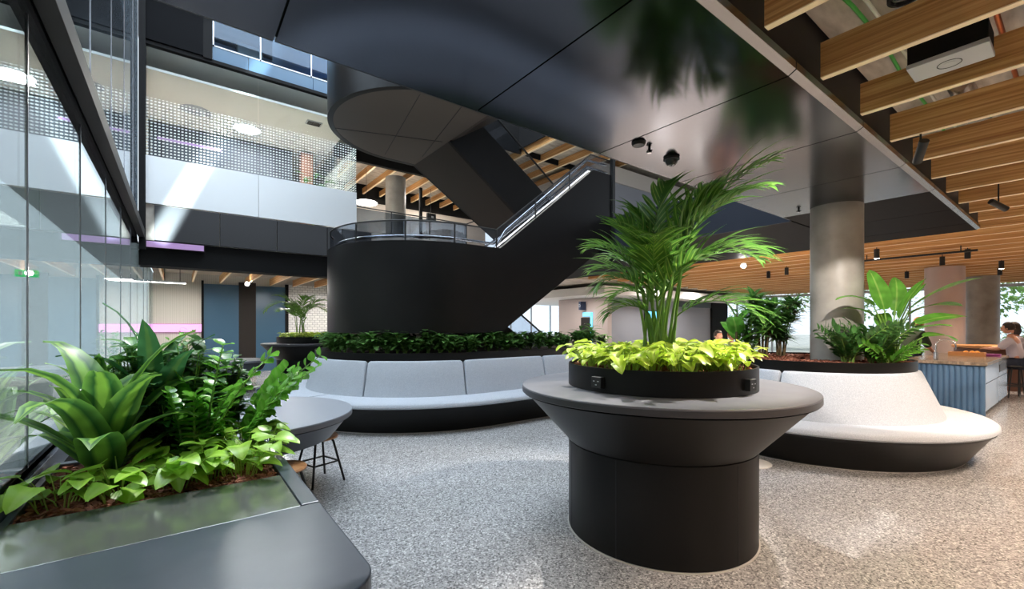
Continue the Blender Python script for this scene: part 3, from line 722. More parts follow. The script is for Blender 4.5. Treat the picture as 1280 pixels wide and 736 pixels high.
# ------------------------------------------------------------------ tables with planters
def cone_table(name, label, c, top, Rt, rb, zc, rcol, mts=('laminate', 'laminate_edge', 'black_metal')):
    t_ = thing(name, label, 'table', c)
    m = MB(); m.lathe([(0,top-.001),(Rt-.004,top-.001),(Rt-.001,top-.005),(Rt-.001,top-.012),(0,top-.012)], seg=128, close=False); m.build('tabletop', mts[0], t_, angle=30)
    m = MB(); m.lathe([(Rt-.02,top-.0125),(Rt,top-.0125),(Rt,top-.048),(Rt-.006,top-.052),(Rt-.03,top-.052)], seg=128); m.build('edge_band', mts[1], t_, angle=30)
    m = MB(); m.lathe([(Rt-.012,top-.06),(Rt-.03,top-.05),(0,top-.05)], seg=96, close=False); m.lathe([(Rt-.035,top-.062),(rb,zc),(0,zc)], seg=128, close=False); m.build('cone', mts[2], t_, angle=30)
    m = MB(); m.lathe([(Rt-.03,top-.066),(Rt-.03,top-.05)], seg=96, close=False); m.build('shadow_gap', 'seam_dark', t_)
    m = MB(); m.lathe([(rcol,zc-.008),(rcol,.012)], seg=128, close=False); m.lathe([(rcol-.01,zc),(rcol-.01,zc-.01)], seg=96, close=False); m.build('base', 'black_metal', t_)
    m = MB(); m.lathe([(rcol+.009,0),(rcol+.009,.006),(rcol-.01,.008)], seg=96, close=False); m.build('base_trim', 'trim_pale', t_)
    if rcol > .5:
        for a in (-168, -100, -35, 35, 150):
            m = MB(); m.obox(((rcol)*math.cos(R(a)), (rcol)*math.sin(R(a)), zc/2), (.003, .006, zc-.03), (0,0,R(a))); m.build('seam', 'seam_dark', t_, smooth=False)
    return t_
TC = (2.98, 2.05)
t1 = cone_table('planter_table', 'large round black cone table with planter of lime leaves and palm', (TC[0],TC[1],0), 1.096, 1.055, .69, .675, .688)
def ring_planter(c, z0, z1, r, name, label, mt='black_metal'):
    t_ = thing(name, label, 'planter', (c[0],c[1],z0)); h = z1-z0
    m = MB(); m.lathe([(r,0),(r,h),(r-.012,h),(r-.012,0)], seg=128); m.build('rim_wall', mt, t_, angle=30)
    m = MB(); m.lathe([(0,h-.045),(r-.012,h-.045)], seg=64, close=False); m.build('soil', 'soil', t_)
    return t_
pl = ring_planter(TC, 1.096, 1.262, .69, 'round_planter', 'black ring planter standing on the large central table')
for i, (a, lb) in enumerate(((-178.8, 0), (-91.6, 0))):
    c = (.705*math.cos(R(a)), .705*math.sin(R(a)), .07)
    s_ = MB(); s_.obox(c, (.04, .085, .075), (0,0,R(a))); so = s_.build('power_socket', 'cable_black', pl, smooth=False, bevel=.004)
    s_ = MB()
    for (dy, dz) in ((-.018,.008),(.018,.008),(0,-.016)):
        s_.obox((c[0]+.021*math.cos(R(a))-dy*math.sin(R(a)), c[1]+.021*math.sin(R(a))+dy*math.cos(R(a)), c[2]+dz), (.003,.012,.006), (0,0,R(a)))
    s_.build('socket_face', 'plastic_grey', so, smooth=False)
# smaller low table by the planter box
cone_table('low_table', 'grey topped round table beside the plant box with stools', (.43,4.76,0), .74, 1.0, .82, .5, .3, ('laminate_pale_lit', 'edge_grey_lit', 'cone_metal_lit'))
# far tables
FT = (2.72, 12.71)
cone_table('planter_table', 'far round black table with small palm, left of the drum', (FT[0],FT[1],0), 1.096, 1.055, .69, .675, .688)
ring_planter(FT, 1.096, 1.262, .69, 'round_planter', 'black ring planter on the far table with yellow foliage')
cone_table('low_table', 'far pale round table in front of the blue wall panel', (1.05,12.3,0), .74, .72, .6, .5, .3, ('laminate_pale_lit', 'edge_grey_lit', 'cone_metal_lit'))
# side table mostly hidden between table and bench
t_ = thing('side_table', 'small white side table with disc foot behind the central table', 'table', (5.16,2.34,0))
m = MB(); m.lathe([(0,0),(.21,0),(.21,.008),(.19,.014),(0,.016)], seg=40, close=False); m.build('foot', 'white_plaster', t_)
m = MB(); m.tube([(0,0,.01),(0,0,.48)], .02, 12); m.build('stem', 'white_plaster', t_)
m = MB(); m.lathe([(0,.48),(.2,.48),(.2,.5),(0,.5)], seg=40, close=False); m.build('top', 'white_plaster', t_)

def stool(loc, rz, label):
    t_ = thing('stool', label, 'stool', loc, rz)
    m = MB(); m.lathe([(0,.425),(.15,.425),(.175,.435),(.18,.448),(.172,.458),(.1,.455),(0,.452)], seg=40, close=False); m.build('seat', 'stool_wood', t_)
    for a in (45,135,225,315):
        ca, sa = math.cos(R(a)), math.sin(R(a))
        m = MB(); m.tube([(.11*ca,.11*sa,.425),(.135*ca,.135*sa,.4),(.24*ca,.24*sa,0)], .011, 10); m.build('leg', 'cable_black', t_)
    for i, z in enumerate((.2,.2,.2,.2)):
        a, b = 45+90*i, 135+90*i; r_ = .135+.105*(1-z/.4)
        m = MB(); m.tube([(r_*math.cos(R(a)), r_*math.sin(R(a)), z), (r_*math.cos(R(b)), r_*math.sin(R(b)), z)], .009, 8); m.build('stretcher', 'cable_black', t_)
    return t_
s1 = stool((1.12,4.66,0), R(18), 'wooden stool with black tube legs, farther one under low table')
dup(s1, (.64,3.8,0), R(40), 'wooden stool half hidden behind the plant box rim')

# ------------------------------------------------------------------ benches
def rprof(pts): return pts
def back_prof(r0, r1, z0, z1, th=.12):
    return [(r0,z0),(r0-(r0-r1)*.5,(z0+z1)/2),(r1+.012,z1-.03),(r1,z1-.008),(r1-.03,z1),(r1-th+.02,z1-.004),(r1-th,z1-.03),(r0-th-.1,z0)]
def bench(name, label, c, straight, segs_b, segs_s, Rs, Rb, r0, r1, ringr):
    """straight: length of the straight run to the right of the half circle, or None for a full ring"""
    t_ = thing(name, label, 'bench', (0,0,0))
    cx, cy = c
    def path(s0, s1, r, n=None):
        # arc position in degrees for the round part, straight part as metres beyond 270
        out = []; n = n or max(6, int(abs(s1-s0)/4)+4)
        for i in range(n+1):
            s = s0+(s1-s0)*i/n
            if straight is None or s <= 270: out.append(((cx+r*math.cos(R(s)), cy+r*math.sin(R(s))), (math.cos(R(s)), math.sin(R(s)))))
            else: out.append(((cx+(s-270)/30., cy-r), (0,-1)))
        return out
    full = (0, 360) if straight is None else (90, 270+straight*30)
    def piece(s0, s1, prof, nm, mt, n=None, bevel=0):
        m = MB(); m.sweep(path(s0, s1, 0, n), prof); return m.build(nm, mt, t_, bevel=bevel, angle=50)
    # black shell
    n = 120
    piece(*full, [(Rb,.0),(Rb+.03,.03),(Rs-.06,.33),(Rs-.02,.365),(Rs-.02,.375),(Rb-.4,.375),(Rb-.4,0)], 'base', 'black_metal', n)
    piece(*full, [(Rb+.012,0),(Rb+.012,.006),(Rb-.02,.01),(Rb-.02,0)], 'base_trim', 'trim_pale', n)
    # planter upstand
    piece(*full, [(ringr,1.0),(ringr,1.12),(ringr-.02,1.12),(ringr-.02,.9),(ringr-.2,.5),(ringr-.2,.4),(ringr-.04,.4),(ringr-.04,.9)], 'planter_upstand', 'black_metal', n)
    for a, b in segs_s: piece(a+.25, b-.25, [(Rs,.395),(Rs-.004,.43),(Rs-.03,.452),(Rs-.3,.458),(r0-.2,.458),(r0-.2,.375),(Rs-.02,.375)], 'seat_cushion', 'fabric')
    for a, b in segs_b:
        # rounded upper corners: the end sections are lower
        pr = back_prof(r0, r1, .458, 1.0); m = MB(); base = 0
        L_ = b-a; ss = [a+.2, a+.5, a+1.2] + [a+1.2+(L_-2.4)*i/max(4, int(L_/4)) for i in range(1, max(4, int(L_/4)))] + [b-1.2, b-.5, b-.2]
        k = len(pr)
        for i, s in enumerate(ss):
            drop = {0: .06, 1: .022, 2: .004, len(ss)-3: .004, len(ss)-2: .022, len(ss)-1: .06}.get(i, 0)
            ins = .012 if i in (0, len(ss)-1) else 0
            (p, nn) = path(s, s, 0, 1)[0]
            for (o, z) in pr:
                f = (z-.458)/(1.0-.458); zz = z-drop*f; oo = o-ins
                m.v.append((p[0]+nn[0]*oo, p[1]+nn[1]*oo, zz))
        for i in range(len(ss)-1):
            for q in range(k):
                q2 = (q+1) % k; m.f.append((i*k+q, (i+1)*k+q, (i+1)*k+q2, i*k+q2))
        m.f.append(tuple(range(k))[::-1]); m.f.append(tuple((len(ss)-1)*k+q for q in range(k)))
        m.build('back_cushion', 'fabric', t_, angle=50)
    # soil
    if straight is None:
        m = MB(); m.lathe([(.6,1.0),(ringr-.03,1.0),(ringr-.03,1.06),(.6,1.06)], (cx,cy,0), 60); m.lathe([(.31,1.0),(.62,1.0),(.62,1.05),(.31,1.05)], (7.19,2.13,0), 40); m.build('soil', 'soil', t_, smooth=False); return t_
    m = MB(); P = [p for p, _ in [((cx+(ringr-.03)*nn[0]+p[0]-cx, cy+(ringr-.03)*nn[1]+p[1]-cy), nn) for p, nn in path(*full, 0, n)]]
    if straight is not None: P += [(cx+straight, cy-.1), (cx+.7, cy-.1), (cx+.6, cy+ringr-.05)]
    m.prism(P, 'z', 1.0, 1.06); m.build('soil', 'soil', t_, smooth=False)
    return t_
bench('curved_bench', 'long curved pale grey bench around the planter under the drum', (3.9,8.1), 3.4,
      [(90,165),(165.2,219),(219.2,263),(263.2,312.8),(313,372)], [(90,200),(200.2,300),(300.2,372)], 2.68, 2.48, 2.12, 2.0, 1.97)
bench('curved_bench', 'round pale grey bench around the concrete column planter', (7.03,2.38), None,
      [(0,90),(90.2,183),(183.2,300),(300.2,360)], [(0,120),(120.2,331),(331.2,360)], 1.78, 1.5, 1.35, 1.13, 1.1)

# ------------------------------------------------------------------ foreground plant box
t_ = thing('plant_box', 'long slate grey metal plant box in the left foreground', 'planter', (0,0,0))
T = .75
m = MB()
m.box(.44, 2.14, 0, .515, 3.66, T); m.build('side_rim', 'planter_blue', t_, smooth=False, bevel=.004)
m = MB(); m.box(-.575, 2.14, 0, -.545, 3.66, T); m.build('side_rim', 'planter_blue', t_, smooth=False, bevel=.004)
m = MB(); m.box(-.56, 3.6, 0, .44, 3.66, T); m.build('end_rim', 'planter_blue', t_, smooth=False, bevel=.004)
m = MB(); m.box(-.56, 2.135, .4, .437, 2.64, T-.002); m.build('front_ledge', 'planter_grey', t_, smooth=False, bevel=.003)
m = MB(); rr = .14; pts = [(-.66, 2.13), (.515, 2.13)] ; pts = [(.515, 2.13)] + [(-.59, 2.13)] + [(-.59, .2), (.515-rr*1.4, 1.2)] + [(.515-rr+rr*math.cos(R(a)), 1.34+rr+rr*math.sin(R(a))) for a in range(-80, 1, 8)]
m.prism(pts, 'z', 0.05, T); m.build('worktop', 'planter_blue', t_, smooth=False, bevel=.006)
m = MB(); m.box(-.56, 2.64, .4, .44, 3.6, T-.05); m.build('soil', 'soil', t_, smooth=False)
# metal floor-rail by the glass
t_ = thing('glazing_rail', 'stepped slate grey metal rail between plant box and glass', 'rail')
m = MB(); m.box(GX+.001, 2.15, .68, GX+.02, 10.8, .8); m.build('upper_step', 'planter_blue', t_, smooth=False, bevel=.004)
m = MB(); m.box(GX+.001, 2.15, .0, GX+.015, 10.8, .68); m.build('lower_step', 'recess_black', t_, smooth=False)

# ------------------------------------------------------------------ mulch (bark chips)
def mulch(name, label, region, z, n, seed, size=.035):
    r_ = random.Random(seed); m = MB()
    for _ in range(n):
        x, y = region(r_)
        s = size*r_.uniform(.5,1.3)
        m.obox((x, y, z+r_.uniform(-.01,.02)), (s, s*r_.uniform(.25,.5), s*.18), (r_.uniform(-.5,.5), r_.uniform(-.5,.5), r_.uniform(0,6.3)))
    return tag(m.build(name, 'mulch', smooth=False), label, 'mulch', kind='stuff')
mulch('bark_mulch', 'reddish bark chips in the foreground plant box', lambda r_: (r_.uniform(-.55,.43), r_.uniform(2.65,3.59)), .715, 5200, 1, .034)
def disc(cx, cy, r0, r1):
    def f(r_):
        a = r_.uniform(0, 2*math.pi); q = math.sqrt(r_.uniform(r0*r0, r1*r1)); return (cx+q*math.cos(a), cy+q*math.sin(a))
    return f
mulch('bark_mulch', 'bark chips in the ring planter of the central table', disc(*TC, 0, .67), 1.225, 1500, 2, .035)
mulch('bark_mulch', 'bark chips around the column in the right bench planter', disc(7.03,2.38,.25,1.06), 1.08, 4200, 3, .05)

# ------------------------------------------------------------------ plants
def V(*a): return Vector(a)
def pothos(name, label, seed, n, h, leafL, mt, smt, group, spread=.13, shape='heart'):
    """a clump: thin stems, heart-shaped leaves"""
    r_ = random.Random(seed); t_ = thing(name, label, 'plant', group=group); fo = MB(); st = MB()
    for i in range(n):
        a = r_.uniform(0, 6.283); q = spread*math.sqrt(r_.random()); b0 = V(q*math.cos(a)*.6, q*math.sin(a)*.6, 0)
        hh = h*r_.uniform(.35, 1.); lean = V(math.cos(a), math.sin(a), 0)*r_.uniform(.2,.9)*hh
        tip = b0+lean+V(0,0,hh); mid = b0+lean*.35+V(0,0,hh*.6)
        st.tube([b0, mid, tip], [.0035,.003,.002], 5, False)
        d = V(math.cos(a)+r_.uniform(-.6,.6), math.sin(a)+r_.uniform(-.6,.6), r_.uniform(-.35,.35)).normalized()
        L_ = leafL*r_.uniform(.65,1.15)
        fo.leaf(tip, d, V(r_.uniform(-.4,.4), r_.uniform(-.4,.4), 1), L_, L_*.72, shape, r_.uniform(.3,1.), 6, .22)
    fo.build('foliage', mt, t_); st.build('stems', smt, t_)
    return t_
# neon fill of the central ring planter
protos = [pothos('lime_plant', 'bright lime green heart-leaved plant in the central ring planter', 20+i, 34, .175, .105, 'leaf_neon', 'stem_lime', 'lime plants in the central ring planter', .13) for i in range(3)]
k = 0
def ring_spots(n, r0, r1, seed):
    r_ = random.Random(seed); return [(r0+(r1-r0)*math.sqrt(((i+.5)/n)), i*2.39996+r_.uniform(-.1,.1)) for i in range(n)]
for i, (q, a) in enumerate(ring_spots(26, .05, .56, 5)):
    loc = (TC[0]+q*math.cos(a), TC[1]+q*math.sin(a), 1.235); p_ = protos[i%3]
    if i < 3: p_.location = loc
    else: dup(p_, loc, i*1.3, sc=rnd.uniform(.9,1.15))
fp = pothos('lime_plant', 'small yellow green plant in the ring planter of the far table', 31, 30, .13, .1, 'leaf_neon', 'stem_lime', 'yellow plants in the far ring planter', .16)
for i, (q, a) in enumerate(ring_spots(14, .05, .58, 6)):
    loc = (FT[0]+q*math.cos(a), FT[1]+q*math.sin(a), 1.235)
    if i == 0: fp.location = loc
    else: dup(fp, loc, i*1.1)
# lime plants in the foreground box, each its own build
FG = 'lime-leaved creepers along the front of the plant box'
spots = [(-.43,2.86,.16,9,'leafy lime creeper standing apart at the left front of plant box'),(-.22,2.83,.16,14,'lime creeper with broad leaves over bark, left front of plant box'),
         (-.02,2.86,.17,16,'lime creeper in the front middle of the plant box'),(.14,2.9,.2,18,'lime creeper before the upright glossy stems'),
         (.28,2.84,.19,18,'pale green creeper near the right front corner of plant box'),(.36,3.05,.2,18,'pale green creeper by the right rim of plant box'),
         (.35,3.3,.2,16,'pale green creeper at the right rim beside the low table'),(0.05,3.12,.2,16,'lime creeper right of the striped plant'),(-.18,3.05,.14,12,'lime creeper at the foot of the striped plant')]
for i, (x, y, h_, n_, lb) in enumerate(spots):
    p_ = pothos('lime_creeper', lb, 50+i, int(n_*1.7), h_*1.15, .125, 'leaf_lime', 'stem_lime', None, .13); p_.location = (x, y, .71)

def strap_plant(name, label, loc, n, L0, W, mt, seed, up=(.55,1.25), droop=(.9,1.7), zsc=1, shape='strap', fold=.18, group=None, stemh=.12, seg=9):
    """rosette of long arching leaves on a short stem"""
    r_ = random.Random(seed); t_ = thing(name, label, 'plant', loc, group=group); fo = MB(); st = MB()
    st.tube([(0,0,0),(0,0,stemh),(0,0,stemh+.05)], [.02,.018,.01], 8); st.build('stem', 'stem_brown', t_)
    for i in range(n):
        a = i*2.39996+r_.uniform(-.2,.2); el = up[0]+(up[1]-up[0])*i/max(1,n-1)
        d = V(math.cos(a)*math.cos(el), math.sin(a)*math.cos(el), math.sin(el))
        L_ = L0*r_.uniform(.75,1.1)
        fo.leaf(V(0,0,.03+stemh*i/n), d, V(0,0,1) if el < 1.45 else V(-math.cos(a),-math.sin(a),.3), L_, W*r_.uniform(.85,1.1), shape, r_.uniform(*droop), seg, fold, .03)
    fo.build('foliage', mt, t_)
    return t_
strap_plant('striped_dracaena', 'large plant with long dark leaves striped yellow, left in plant box', (-.3,3.12,.72), 17, .74, .17, 'leaf_drac', 3, (.7,1.45), (.9,2.3), stemh=.12, fold=.26)
strap_plant('dracaena', 'dark arching-leaved plant behind the striped one', (-.12,3.46,.72), 18, .68, .14, 'leaf_dark', 8, (.6,1.45), (.8,1.9), stemh=.3)
strap_plant('dracaena', 'dark glossy plant at the far glass side of the plant box', (-.4,3.52,.72), 14, .6, .13, 'leaf_drac', 9, (.8,1.45), (.8,1.8), stemh=.25)

def zz(name, label, loc, n, h, leafL, mt, seed, lean=.5, group=None, first=None, cat='plant', dense=13, wd=.5):
    """upright stems with pairs of oval leaflets"""
    r_ = random.Random(seed); t_ = thing(name, label, cat, loc, group=group); fo = MB(); st = MB()
    for i in range(n):
        a = i*2.39996+r_.uniform(-.3,.3) if not first or i >= len(first) else first[i][0]
        ln = lean*r_.uniform(.4,1.1) if not first or i >= len(first) else first[i][1]
        hh = h*r_.uniform(.65,1.) if not first or i >= len(first) else first[i][2]
        o = V(.05*math.cos(a), .05*math.sin(a), 0); pts = []
        for k in range(9):
            s = k/8; pts.append(o+V(math.cos(a)*ln*hh*s**1.7, math.sin(a)*ln*hh*s**1.7, hh*s*(1-.12*s*ln)))
        st.tube(pts, [.011-.008*k/8 for k in range(9)], 6, False)
        nl = dense
        for k in range(nl):
            s = .22+.78*k/(nl-1); q = s*8; j = min(7, int(q)); p = pts[j].lerp(pts[j+1], q-j); d = (pts[j+1]-pts[j]).normalized()
            sd = d.cross(V(-math.sin(a+r_.uniform(-.5,.5)), math.cos(a), .2)).normalized()
            sd = Matrix.Rotation(r_.uniform(-.3,.3)+i, 3, d) @ sd
            for sg in (-1, 1):
                dd = (sd*sg*(1.1 if wd > .8 else .9)+d*(.45 if wd > .8 else .7)+V(0,0,.12)).normalized()
                L_ = leafL*(1-.35*abs(s-.55))*r_.uniform(.85,1.1)
                fo.leaf(p, dd, d.cross(sd*sg).cross(dd) if False else V(0,0,1)+sd*sg*.1-d*.6, L_, L_*wd, 'oval', .4, 4, .2)
    fo.build('foliage', mt, t_); st.build('stems', 'stem_green', t_)
    return t_
zz('upright_glossy_plant', 'upright stem with stacked bright oval leaves, front right of striped plant', (.08,3.1,.71), 7, .7, .088, 'leaf_zz', 4, .35, first=[(-.6,.14,.74),(.2,.5,.7)], wd=.95, dense=13)
zz('upright_glossy_plant', 'spreading stems of glossy oval leaves leaning over low table', (.3,3.28,.71), 9, .66, .088, 'leaf_zz', 5, .7, first=[(.3,.75,.68),(.0,.7,.6),(-.5,.55,.55)], wd=.95, dense=13)
def bush(name, label, loc, n, h, leafL, W, mt, seed, group=None, spread=.2, shape='oval', stm='stem_green', cat='plant'):
    """many leaves on branching stems"""
    r_ = random.Random(seed); t_ = thing(name, label, cat, loc, group=group); fo = MB(); st = MB()
    for i in range(n):
        a = r_.uniform(0, 6.283); ln = r_.uniform(.0, 1)*spread; hh = h*r_.uniform(.5,1.)
        pts = [V(0,0,0), V(math.cos(a)*ln*.35, math.sin(a)*ln*.35, hh*.55), V(math.cos(a)*ln, math.sin(a)*ln, hh)]
        st.tube(pts, [.007,.005,.003], 5, False)
        for k in range(9):
            s = .35+.65*k/8; p = pts[0].lerp(pts[1], s*2) if s < .5 else pts[1].lerp(pts[2], s*2-1)
            b = k*2.4+i; d = V(math.cos(b), math.sin(b), r_.uniform(.1,.9)); L_ = leafL*r_.uniform(.7,1.15)
            fo.leaf(p, d, V(0,0,1), L_, L_*W, shape, r_.uniform(.5,1.1), 5, .2)
    fo.build('foliage', mt, t_); st.build('stems', stm, t_)
    return t_
bush('leafy_shrub', 'dense dark leafy shrub at the back middle of the plant box', (.06,3.5,.71), 34, .74, .15, .45, 'leaf_deep', 11, spread=.28)
bush('leafy_shrub', 'fine-leaved green shrub at the back left of the plant box', (-.22,3.52,.71), 34, .76, .13, .45, 'leaf_mid', 12, spread=.24)
bush('leafy_shrub', 'green leafy shrub behind the upright glossy stems', (.26,3.5,.71), 28, .62, .14, .45, 'leaf_deep', 13, spread=.2)
bush('leafy_shrub', 'low blue-green shrub between striped plant and glossy stems', (-.04,3.28,.71), 28, .5, .15, .42, 'leaf_dark', 14, spread=.24)

def palm(name, label, loc, n, h, Lf, seed, leafl=.42, canes=7, nl=24, elev=(.75,1.45), mt='leaf_palm', first=(), group=None, arch=(1.0,1.9), lw=.034):
    """kentia palm: canes with arching feather fronds, each frond a part"""
    r_ = random.Random(seed); t_ = thing(name, label, 'palm', loc, group=group)
    st = MB()
    for i in range(n):
        if i < len(first): a, el, L_, ar, h0 = first[i]
        else:
            a = i*2.39996+r_.uniform(-.3,.3); el = elev[0]+(elev[1]-elev[0])*r_.random(); L_ = Lf*r_.uniform(.75,1.1); ar = r_.uniform(*arch); h0 = h*r_.uniform(.45,1.)
        b0 = V(r_.uniform(-.1,.1), r_.uniform(-.1,.1), 0)
        out = V(math.cos(a), math.sin(a), 0)
        top = b0+out*h0*.16+V(0,0,h0)
        st.tube([b0, b0.lerp(top,.5)+out*(-.01), top], [.014,.011,.008], 7, False)
        d = (out*math.cos(el)+V(0,0,math.sin(el))).normalized(); side = d.cross(V(0,0,1)).normalized()
        K = 16; lf = leafl*min(1.08, .3+.8*L_/.85); q = Matrix.Rotation(-ar/K, 3, side); p = top.copy(); pts = [p.copy()]; ds = [d.copy()]
        for k in range(K): p = p+d*(L_/K); d = q @ d; pts.append(p.copy()); ds.append(d.copy())
        m = MB(); m.tube(pts, [.007-.0055*k/K for k in range(K+1)], 5, False)
        for k in range(nl):
            s = .1+.9*k/(nl-1); qx = s*K; j = min(K-1, int(qx)); pp = pts[j].lerp(pts[j+1], qx-j); dd = ds[j]
            sd = dd.cross(V(0,0,1)); sd = sd.normalized() if sd.length > .05 else side; nn = sd.cross(dd).normalized()
            prof = math.sin(math.pi*(.16+.78*s))**.8
            for sg in (-1, 1):
                ld = (sd*sg*(.8-.4*s)+dd*(.6+.5*s)+nn*.32+V(r_.uniform(-.08,.08), r_.uniform(-.08,.08), r_.uniform(-.08,.08))).normalized()
                m.leaf(pp, ld, nn, lf*prof*r_.uniform(.8,1.15), lw, 'lance', r_.uniform(.5,1.2), 6, .3)
        m.build('frond', mt, t_)
    st.build('canes', 'stem_green', t_)
    return t_
AZ = lambda deg: R(-deg+52.84)     # heading measured clockwise from the viewing direction
palm('kentia_palm', 'tall feathery palm growing from the central ring planter', (TC[0]+.05,TC[1]+.02,1.22), 21, .8, .75, 17, .47, 8, 11, lw=.046,
     first=[(AZ(-100),1.0,.42,2.0,.6),(AZ(-85),.8,.36,1.8,.42),(AZ(-60),1.15,.5,1.5,.6),(AZ(92),1.2,.98,1.2,.85),(AZ(82),.95,.85,1.4,.66),(AZ(105),1.3,.9,1.0,.9),(AZ(60),1.4,.8,.8,.86),
            (AZ(-30),1.45,.62,.7,.8),(AZ(130),1.3,.7,1.0,.74),(AZ(20),1.3,.7,1.1,.78),(AZ(-120),1.35,.55,1.0,.7),(AZ(160),1.2,.55,1.5,.55),(AZ(100),.75,.65,1.6,.4),(AZ(-75),1.3,.45,1.6,.74),
            (AZ(45),1.45,.7,.6,.9),(AZ(150),1.35,.6,1.0,.8),(AZ(-150),1.3,.5,1.3,.6),(AZ(115),1.0,.7,1.5,.7),(AZ(-45),1.0,.42,1.7,.5)])
palm('kentia_palm', 'small far palm in the ring planter left of the drum', (FT[0]-.1,FT[1],1.22), 9, .7, 1.0, 23, .34, 5, 18, first=[(AZ(-90),.9,1.1,1.9,.7)])

# dark plants under the drum
pr = [bush('peace_lily', 'dark green broad-leaved plant in the planter under the drum', (0,0,0), 12, .38, .2, .42, 'leaf_under', 60+i, 'dark plants in the planter under the drum', .24) for i in range(3)]
sp = []
for i in range(22):
    a = 150+ i*5.7
    if a <= 270: sp.append((3.9+1.68*math.cos(R(a)), 8.1+1.68*math.sin(R(a))))
for i in range(10): sp.append((3.9+.1+i*.36, 6.42))
for i in range(13): sp.append((2.7+i*.38, 6.95+.25*(i%2)))
for i, (x, y) in enumerate(sp):
    loc = (x+rnd.uniform(-.05,.05), y+rnd.uniform(-.05,.05), 1.05)
    sc_ = 1.0
    if i < 3: pr[i].location = loc; pr[i].scale = (sc_,)*3
    else: dup(pr[i%3], loc, i*1.7, sc=sc_*rnd.uniform(.85,1.05))
bush('peace_lily', 'taller bright plant at the right end of the long bench planter', (7.0,6.55,1.05), 12, .5, .24, .4, 'leaf_mid', 77, None, .3)

# right bench planter
def fan(name, label, loc, n, h, seed, mt='leaf_mid', L0=.26, W=.045, nl=9, spread=.5):
    """canes topped by whorls of narrow leaves"""
    r_ = random.Random(seed); t_ = thing(name, label, 'plant', loc); fo = MB(); st = MB()
    for i in range(n):
        a = i*2.39996; hh = h*r_.uniform(.45,1.); ln = spread*r_.uniform(.2,.8)*hh
        p1 = V(math.cos(a)*ln, math.sin(a)*ln, hh); st.tube([V(0,0,0)+V(math.cos(a),math.sin(a),0)*.05, p1*.5+V(0,0,hh*.06), p1], [.009,.007,.004], 6, False)
        for lvl in range(3):
            pp = p1*(1-.16*lvl)
            for k in range(nl):
                b = k*6.283/nl+r_.uniform(-.2,.2); el = r_.uniform(.1,.9)
                fo.leaf(pp, V(math.cos(b)*math.cos(el), math.sin(b)*math.cos(el), math.sin(el)), V(0,0,1), L0*r_.uniform(.7,1.1), W*r_.uniform(.8,1.3), 'lance', r_.uniform(.6,1.3), 5, .2)
    fo.build('foliage', mt, t_); st.build('stems', 'stem_brown', t_)
    return t_
fan('lady_palm', 'bushy green plant left of the column, its whorls of narrow leaves', (6.88,2.95,1.06), 16, .95, 5, 'leaf_mid', .34, .06, 11, .45)
fan('lady_palm', 'darker bushy plant right beside the lady palm against column', (7.22,2.84,1.06), 13, .85, 6, 'leaf_deep', .3, .06, 10, .5)
bush('leafy_shrub', 'blue-green leafy shrub at the left end of the round bench planter', (6.55,3.0,1.06), 28, .7, .15, .42, 'leaf_mid', 21, spread=.4)
strap_plant('broad_leaf_plant', 'broad bright leaves rising at the left of round bench planter', (6.4,3.1,1.06), 7, .5, .22, 'leaf_bird', 22, (.6,1.3), (.5,1.0), shape='paddle', stemh=.6)
zz('dark_glossy_plant', 'low dark glossy plant in front of the concrete column', (6.62,1.84,1.06), 14, .56, .13, 'leaf_deep', 31, .8, dense=10)
zz('dark_glossy_plant', 'dark glossy plant between column and paddle-leaved plant', (6.8,1.62,1.06), 14, .56, .13, 'leaf_deep', 32, .6, dense=10)
zz('trailing_fern', 'small glossy plant spilling over the rim of round bench planter', (6.8,1.5,1.06), 10, .36, .1, 'leaf_zz', 33, 1.4, dense=9)
def bird(name, label, loc, seed, leaves):
    t_ = thing(name, label, 'plant', loc); r_ = random.Random(seed); st = MB()
    for (az, hh, out, L_, W, el, dr) in leaves:
        hh *= 1.12; out *= 1.3; L_ *= 1.25; W *= 1.3; a = AZ(az); o = V(math.cos(a), math.sin(a), 0); tip = o*out+V(0,0,hh)
        st.tube([V(0,0,0)+o*.04, o*out*.35+V(0,0,hh*.6), tip], [.014,.01,.006], 7, False)
        m = MB(); m.leaf(tip, o*math.cos(el)+V(0,0,math.sin(el)), V(0,0,1)-o*.2+V(r_.uniform(-.5,.5), r_.uniform(-.5,.5), 0), L_, W, 'paddle', dr, 10, .16, .02)
        m.build('leaf', 'leaf_bird', t_)
    st.build('leaf_stalks', 'stem_green', t_)
    return t_
bird('paddle_leaf_plant', 'tall plant with big pale-ribbed paddle leaves right of the column', (6.98,1.5,1.06), 3,
     [(-85,.66,.16,.36,.15,.75,1.3),(-20,.62,.06,.44,.19,1.35,.3),(60,.6,.08,.42,.17,1.2,.5),(150,.52,.06,.42,.17,1.3,.5),(95,.46,.22,.5,.17,.35,.5),(80,.56,.2,.62,.14,.45,.7),
      (110,.62,.14,.6,.13,.75,.6),(-60,.5,.1,.34,.13,.9,1.2),(20,.4,.1,.34,.14,.9,.9),(170,.36,.16,.36,.15,.5,.7),(92,.32,.3,.36,.13,.25,.9),(70,.74,.3,.28,.07,.7,.2)])
# small plants on upper level and in the far left
bush('leafy_shrub', 'green plant behind the dotted glass at the balcony corner', (2.7,11.8,3.905), 10, 1.5, .26, .4, 'leaf_deep', 41, spread=.4)
bush('leafy_shrub', 'greenery seen far behind the plant box against pink light', (.1,15.5,0), 12, 1.5, .2, .4, 'leaf_mid', 42, spread=.6)

